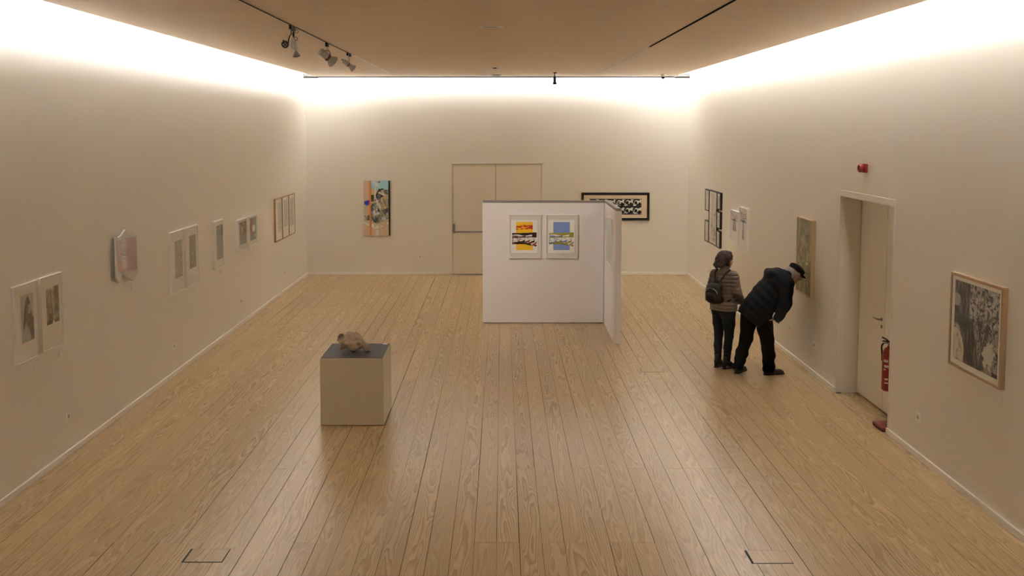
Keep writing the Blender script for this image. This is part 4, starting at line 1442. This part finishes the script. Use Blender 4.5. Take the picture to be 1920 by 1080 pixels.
# trousers
tr = Sdf()
tr.chain([LH, (-.075, .088, .64), LK, (-.155, .070, .27), (-.208, .052, .075)], [.122, .100, .084, .078, .074], k=.03)
tr.chain([RHp, (.115, -.068, .64), RK, (.172, -.060, .27), (.180, -.055, .075)], [.122, .104, .088, .082, .080], k=.03)
tr.cap((-.02, .03, .90), (.06, -.02, .92), .14, k=.05)
def bag(D, G):
    x, y, z = G[..., 0], G[..., 1], G[..., 2]
    D = D + .006 * np.sin(z * 48 + x * 26 + y * 20) * np.clip(1.1 - z / .5, 0, 1) + .003 * np.sin(z * 28 - y * 30)
    return np.maximum(D, .045 - z)
tr.post = bag
obj('trousers', tr.build('trousers', .009), M_TROU, man)
M_SHOE = mat('worn_shoe', (.022, .018, .015), .6)
M_SOLE = mat('shoe_sole', (.016, .013, .011), .7)
shoe('shoe', man, (-.205, .050), 50, .012, M_SHOE, M_SOLE, .285)
shoe('shoe', man, (.180, -.055), 14, .012, M_SHOE, M_SOLE, .285)
tag(man, 'man in a black coat, black trousers and flat cap bending to look at a painting', 'person')

# ================================================================== CEILING FITTINGS
def track(x, y1, ysplit, label):
    t = empty('lighting_track', (x, 0, ZC))
    yy = -2.5
    while yy < ysplit - .2:                       # open dark channel, in lengths
        ye = min(yy + 1.82, ysplit)
        boxes('rail_channel', [(-.012, .012, yy, ye - .04, -.006, 0)], M_TRACK, t)
        yy = ye
    boxes('rail_lip', [(.012, .016, -2.5, ysplit, -.007, 0)], M_LAMPGREY, t)
    # further on the channel is closed by pale cover strips with a slit between them, then by an end cover
    boxes('cover_strip', [(-.013, -.003, ysplit, y1 - 1.3, -.008, 0)], M_WHITE, t)
    boxes('cover_strip', [(.003, .013, ysplit, y1 - 1.3, -.008, 0)], M_WHITE, t)
    boxes('slit', [(-.003, .003, ysplit, y1 - 1.3, -.003, 0)], M_TRACK, t)
    boxes('end_cover', [(-.016, .016, y1 - 1.3, y1, -.010, 0)], M_WHITE, t)
    tag(t, label, 'lighting track')
M_LAMPW = mat('lamp_white', (.62, .58, .53), .4)
track(-2.288, 20.31, 15.3, 'black lighting track on the timber ceiling carrying the grey spotlights')
track(2.04, 19.93, 14.0, 'empty black lighting track on the timber ceiling')
TX = -2.288
def mount(t, w=.03, h=.045, x=0.0, y=0.0):
    return boxes('track_adapter', [(x - w / 2, x + w / 2, y - .05, y + .05, -h - .010, -.010)], M_BLACK, t, bevel=.004)
def spot(t, p, d, s_, m, flare=1.5, neck=True):
    "spotlight body from p along d: drum, neck ring, flared snoot"
    p, d = Vector(p), Vector(d).normalized()
    mx = look(p, p + d)
    shape('lamp_body', lambda bm: lathe(bm, [(.030 * s_, 0), (.052 * s_, .008 * s_), (.055 * s_, .02 * s_), (.055 * s_, .125 * s_), (.050 * s_, .135 * s_)], 24, mx), m, t)
    shape('neck_ring', lambda bm: lathe(bm, [(.046 * s_, .135 * s_), (.046 * s_, .150 * s_), (.058 * s_, .152 * s_), (.058 * s_, .168 * s_), (.040 * s_, .170 * s_)], 24, mx), mat('lamp_dark', (.20, .17, .145), .5), t)
    sn = shape('snoot', lambda bm: lathe(bm, [(.042 * s_, .168 * s_), (.045 * s_, .185 * s_), (.058 * s_ * flare, .255 * s_), (.060 * s_ * flare, .270 * s_), (.054 * s_ * flare, .270 * s_), (.050 * s_, .20 * s_)], 28, mx), m, t)
    return mx
# spotlight with the white drum, coiled cable and hanging cone
t = empty('track_spotlight', (TX, 11.044, ZC))
mount(t, .034, .05)
M_LAMPW = mat('lamp_white', (.62, .58, .53), .4)
shape('stem', lambda bm: tube(bm, [(0, 0, -.05), (.002, 0, -.10), (.0, 0, -.13)], .009), M_BLACK, t)
boxes('joint', [(-.012, .012, -.012, .012, -.115, -.075)], M_BLACK, t, bevel=.003)
shape('yoke', lambda bm: tube(bm, [(0, 0, -.13), (-.022, 0, -.155), (-.030, 0, -.20), (-.020, 0, -.25), (-.008, 0, -.262)], [.010, .012, .013, .012, .010]), M_LAMPW, t)
shape('lamp_body', lambda bm: lathe(bm, [(.018, 0), (.026, .006), (.027, .085), (.020, .092), (.012, .105), (.012, .12)], 20, look((.006, 0, -.168), (.022, -.01, -.27))), M_LAMPW, t)
shape('bulb_shade', lambda bm: lathe(bm, [(.014, 0), (.016, .008), (.044, .052), (.045, .056), (.040, .056), (.012, .012)], 24, look((.024, -.01, -.282), (.036, -.02, -.34))), M_LAMPGREY, t)
shape('cable_coil', lambda bm: tube(bm, [(.034 + .018 * math.cos(a), 0, -.063 + .018 * math.sin(a)) for a in np.linspace(0, 6.28, 21)], .0035, 6), mat('cable_grey', (.12, .10, .085), .5), t)
shape('cable_coil', lambda bm: tube(bm, [(.026 + .018 * math.cos(a), 0, -.143 + .018 * math.sin(a)) for a in np.linspace(0, 6.28, 21)], .0035, 6), mat('cable_grey', (.12, .10, .085), .5), t)
tag(t, 'small white track spotlight with coiled cable and a cone shade pointing down', 'spotlight')
t = empty('track_spotlight', (TX, 10.93, ZC))
mount(t, .03, .045)
shape('cable', lambda bm: (tube(bm, [(0, 0, -.05), (-.004, .0, -.105), (-.022, 0, -.125), (-.033, 0, -.16), (-.035, 0, -.20)], .004, 6), tube(bm, [(0, 0, -.05), (.002, 0, -.10), (-.012, 0, -.122), (-.026, 0, -.16), (-.030, 0, -.20)], .004, 6)), M_BLACK, t)
shape('lamp_body', lambda bm: lathe(bm, [(.014, -.045), (.030, -.032), (.040, -.010), (.040, .020), (.034, .030), (.030, .022)], 24, look((-.070, 0, -.212), (-.045, -.07, -.235))), M_BLACK, t)
for a in range(4):
    c0 = look((-.070, 0, -.212), (-.045, -.07, -.235)) @ Vector((.017 * math.cos(a * 1.57), .017 * math.sin(a * 1.57), .024))
    shape('lamp_lens', lambda bm: bmesh.ops.create_uvsphere(bm, u_segments=10, v_segments=6, radius=.008, matrix=Matrix.Translation(c0)), M_LAMPW, t)
shape('clip', lambda bm: tube(bm, [(-.06, 0, -.185), (-.085, 0, -.172), (-.095, 0, -.165)], .005, 6), M_BLACK, t)
tag(t, 'small black track spotlight hanging on two wires with four lens dots', 'spotlight')
# big grey spotlight with a flared snoot
t = empty('track_spotlight', (TX, 13.153, ZC))
mount(t, .034, .05)
shape('arm', lambda bm: tube(bm, [(0, 0, -.055), (.006, 0, -.085), (.024, 0, -.115), (.030, 0, -.125)], .007), M_LAMPGREY, t)
shape('yoke', lambda bm: tube(bm, [(.032, 0, -.19), (.040, 0, -.15), (.030, 0, -.118), (-.01, 0, -.108), (-.05, 0, -.112), (-.062, 0, -.14)], .006), mat('lamp_dark', (.2, .17, .145)), t)
spot(t, (-.085, -.04, -.118), (.62, .50, -.56), .88, M_LAMPGREY, 1.55)
sl = bpy.data.lights.new('spotlight_beam', 'SPOT')
sl.energy, sl.color = 300.0, (1.0, .95, .90)
sl.spot_size, sl.spot_blend, sl.shadow_soft_size = math.radians(52), .8, .05
so = bpy.data.objects.new('spotlight_beam', sl)
COL.objects.link(so)
so.location = (TX + .10, 13.153 + .11, ZC - .28)
so.rotation_euler = (Vector((.55, 16.68, 1.1)) - Vector(so.location)).to_track_quat('-Z', 'Y').to_euler()
for q in (-1, 1):
    shape('vent_knob', lambda bm: lathe(bm, [(.007, 0), (.007, .012)], 10, look((-.085, .02 + q * .015, -.125 - q * .008), (-.16, .04, -.07))), mat('lamp_dark', (.2, .17, .145)), t)
tag(t, 'large grey track spotlight with a wide flared snoot', 'spotlight')
# smaller grey spotlight with barn-door petals
t = empty('track_spotlight', (TX, 15.02, ZC))
mount(t, .03, .04, 0, -.10)
mount(t, .03, .04, 0, .10)
shape('yoke', lambda bm: (tube(bm, [(0, -.09, -.045), (-.004, -.02, -.11), (-.006, -.01, -.135)], .005), tube(bm, [(0, .09, -.045), (.008, .02, -.11), (.0, .01, -.135)], .005)), M_LAMPGREY, t)
mx = spot(t, (-.080, -.03, -.118), (.68, .42, -.57), .62, M_LAMPGREY, 1.0)
for a in range(8):
    an = a * math.pi / 4
    def f(bm):
        c0, s0 = math.cos(an), math.sin(an)
        tx, ty = -s0 * .0165, c0 * .0165
        q_ = [mx @ Vector(p) for p in ((c0 * .036 + tx, s0 * .036 + ty, .165), (c0 * .036 - tx, s0 * .036 - ty, .165), (c0 * .048 - tx * 1.0, s0 * .048 - ty * 1.0, .20), (c0 * .048 + tx * 1.0, s0 * .048 + ty * 1.0, .20))]
        q2 = [mx @ Vector(p) for p in ((c0 * .038 + tx, s0 * .038 + ty, .165), (c0 * .038 - tx, s0 * .038 - ty, .165), (c0 * .054 - tx * 1.0, s0 * .054 - ty * 1.0, .20), (c0 * .054 + tx * 1.0, s0 * .054 + ty * 1.0, .20))]
        v = [bm.verts.new(p) for p in q_ + q2]
        for fc in ((0, 1, 2, 3), (7, 6, 5, 4), (0, 4, 5, 1), (1, 5, 6, 2), (2, 6, 7, 3), (3, 7, 4, 0)):
            bm.faces.new([v[i] for i in fc])
    shape('shade_petal', f, M_LAMPGREY, t, False)
shape('plug', lambda bm: tube(bm, [(-.085, .03, -.115), (-.105, .035, -.10), (-.118, .035, -.095)], .007, 6), M_BLACK, t)
tag(t, 'smaller grey track spotlight with a petalled shade', 'spotlight')
# ribbed black spotlight near the back wall
t = empty('hanging_spotlight', (1.07, 20.30, ZC))
boxes('ceiling_mount', [(-.030, .040, -.03, .03, -.018, 0)], M_BLACK, t, bevel=.004)
shape('stem', lambda bm: tube(bm, [(0, 0, -.018), (0, 0, -.08)], .010), M_BLACK, t)
shape('yoke', lambda bm: tube(bm, [(-.045, 0, -.13), (-.048, 0, -.07), (-.035, 0, -.045), (.035, 0, -.045), (.048, 0, -.07), (.045, 0, -.13)], .004, 6), M_LAMPW, t)
pr = [(.020, -.075)]
for i in range(6):
    z = -.085 - i * .018
    pr += [(.032, z), (.032, z - .010), (.025, z - .011), (.025, z - .017)]
pr += [(.030, -.196), (.040, -.205), (.040, -.222), (.030, -.236), (.012, -.240)]
shape('ribbed_body', lambda bm: lathe(bm, pr, 24), mat('dark_lamp', (.030, .025, .022), .4), t)
tag(t, 'ribbed black spotlight hanging from the ceiling near the back wall', 'spotlight')
# small dome camera
t = empty('dome_camera', (3.36, 20.90, ZC))
shape('housing', lambda bm: lathe(bm, [(.050, 0), (.052, -.012), (.046, -.05), (.040, -.055)], 24), M_WHITE, t)
shape('dome', lambda bm: lathe(bm, [(.038, -.050), (.040, -.065), (.034, -.085), (.020, -.098), (.005, -.102)], 24), M_BLACK, t)
tag(t, 'small dark dome camera under the ceiling near the right back corner', 'camera')
# round ceiling discs
def disc(x, y, r, label, inner, drop=.004):
    t = empty('ceiling_disc', (x, y, ZC))
    shape('rim', lambda bm: lathe(bm, [(r, 0), (r, -.006), (r * .86, -.010), (r * .84, -.004)], 36), M_WHITE if inner else M_LAMPGREY, t)
    shape('disc', lambda bm: lathe(bm, [(r * .83, -.002), (r * .80, -drop), (r * .3, -drop - .002)], 36), mat('disc_beige', (.44, .38, .30), .6), t)
    tag(t, label, 'ceiling fitting')
    return t
disc(-.122, 11.16, .132, 'large flat round fitting on the ceiling between the two tracks', True)
t = disc(-.13, 18.60, .13, 'round ceiling fitting with a dark centre toward the back wall', True)
shape('centre_cap', lambda bm: lathe(bm, [(.036, -.006), (.034, -.020), (.02, -.024)], 20), M_BLACK, t)
t = disc(-.11, 21.05, .20, 'white ringed ceiling fitting with a drooping dome beside the back wall', True)
shape('dome', lambda bm: lathe(bm, [(.10, -.004), (.09, -.022), (.05, -.034), (.01, -.038)], 24), mat('disc_beige', (.44, .38, .30), .6), t)

# ================================================================== FLOOR BOXES
def floor_box(x0, x1, y0, y1, label, slit):
    t = empty('floor_box', ((x0 + x1) / 2, (y0 + y1) / 2, 0))
    hx, hy = (x1 - x0) / 2, (y1 - y0) / 2
    boxes('rim', [(-hx, hx, -hy, hy, 0, .0008)], M_DARK, t)
    boxes('lid', [(-hx + slit, hx - .005, -hy + .008, hy - .006, .0008, .0022)], M_PLANK, t)
    tag(t, label, 'floor box')
floor_box(-2.445, -2.132, 7.352, 7.600, 'wood lidded floor box set in the boards on the pedestal side', .018)
floor_box(1.898, 2.220, 7.330, 7.568, 'wood lidded floor box set in the boards on the door niche side', .018)
floor_box(1.900, 2.203, 13.285, 13.518, 'wood lidded floor box in the boards beside the two visitors', .004)
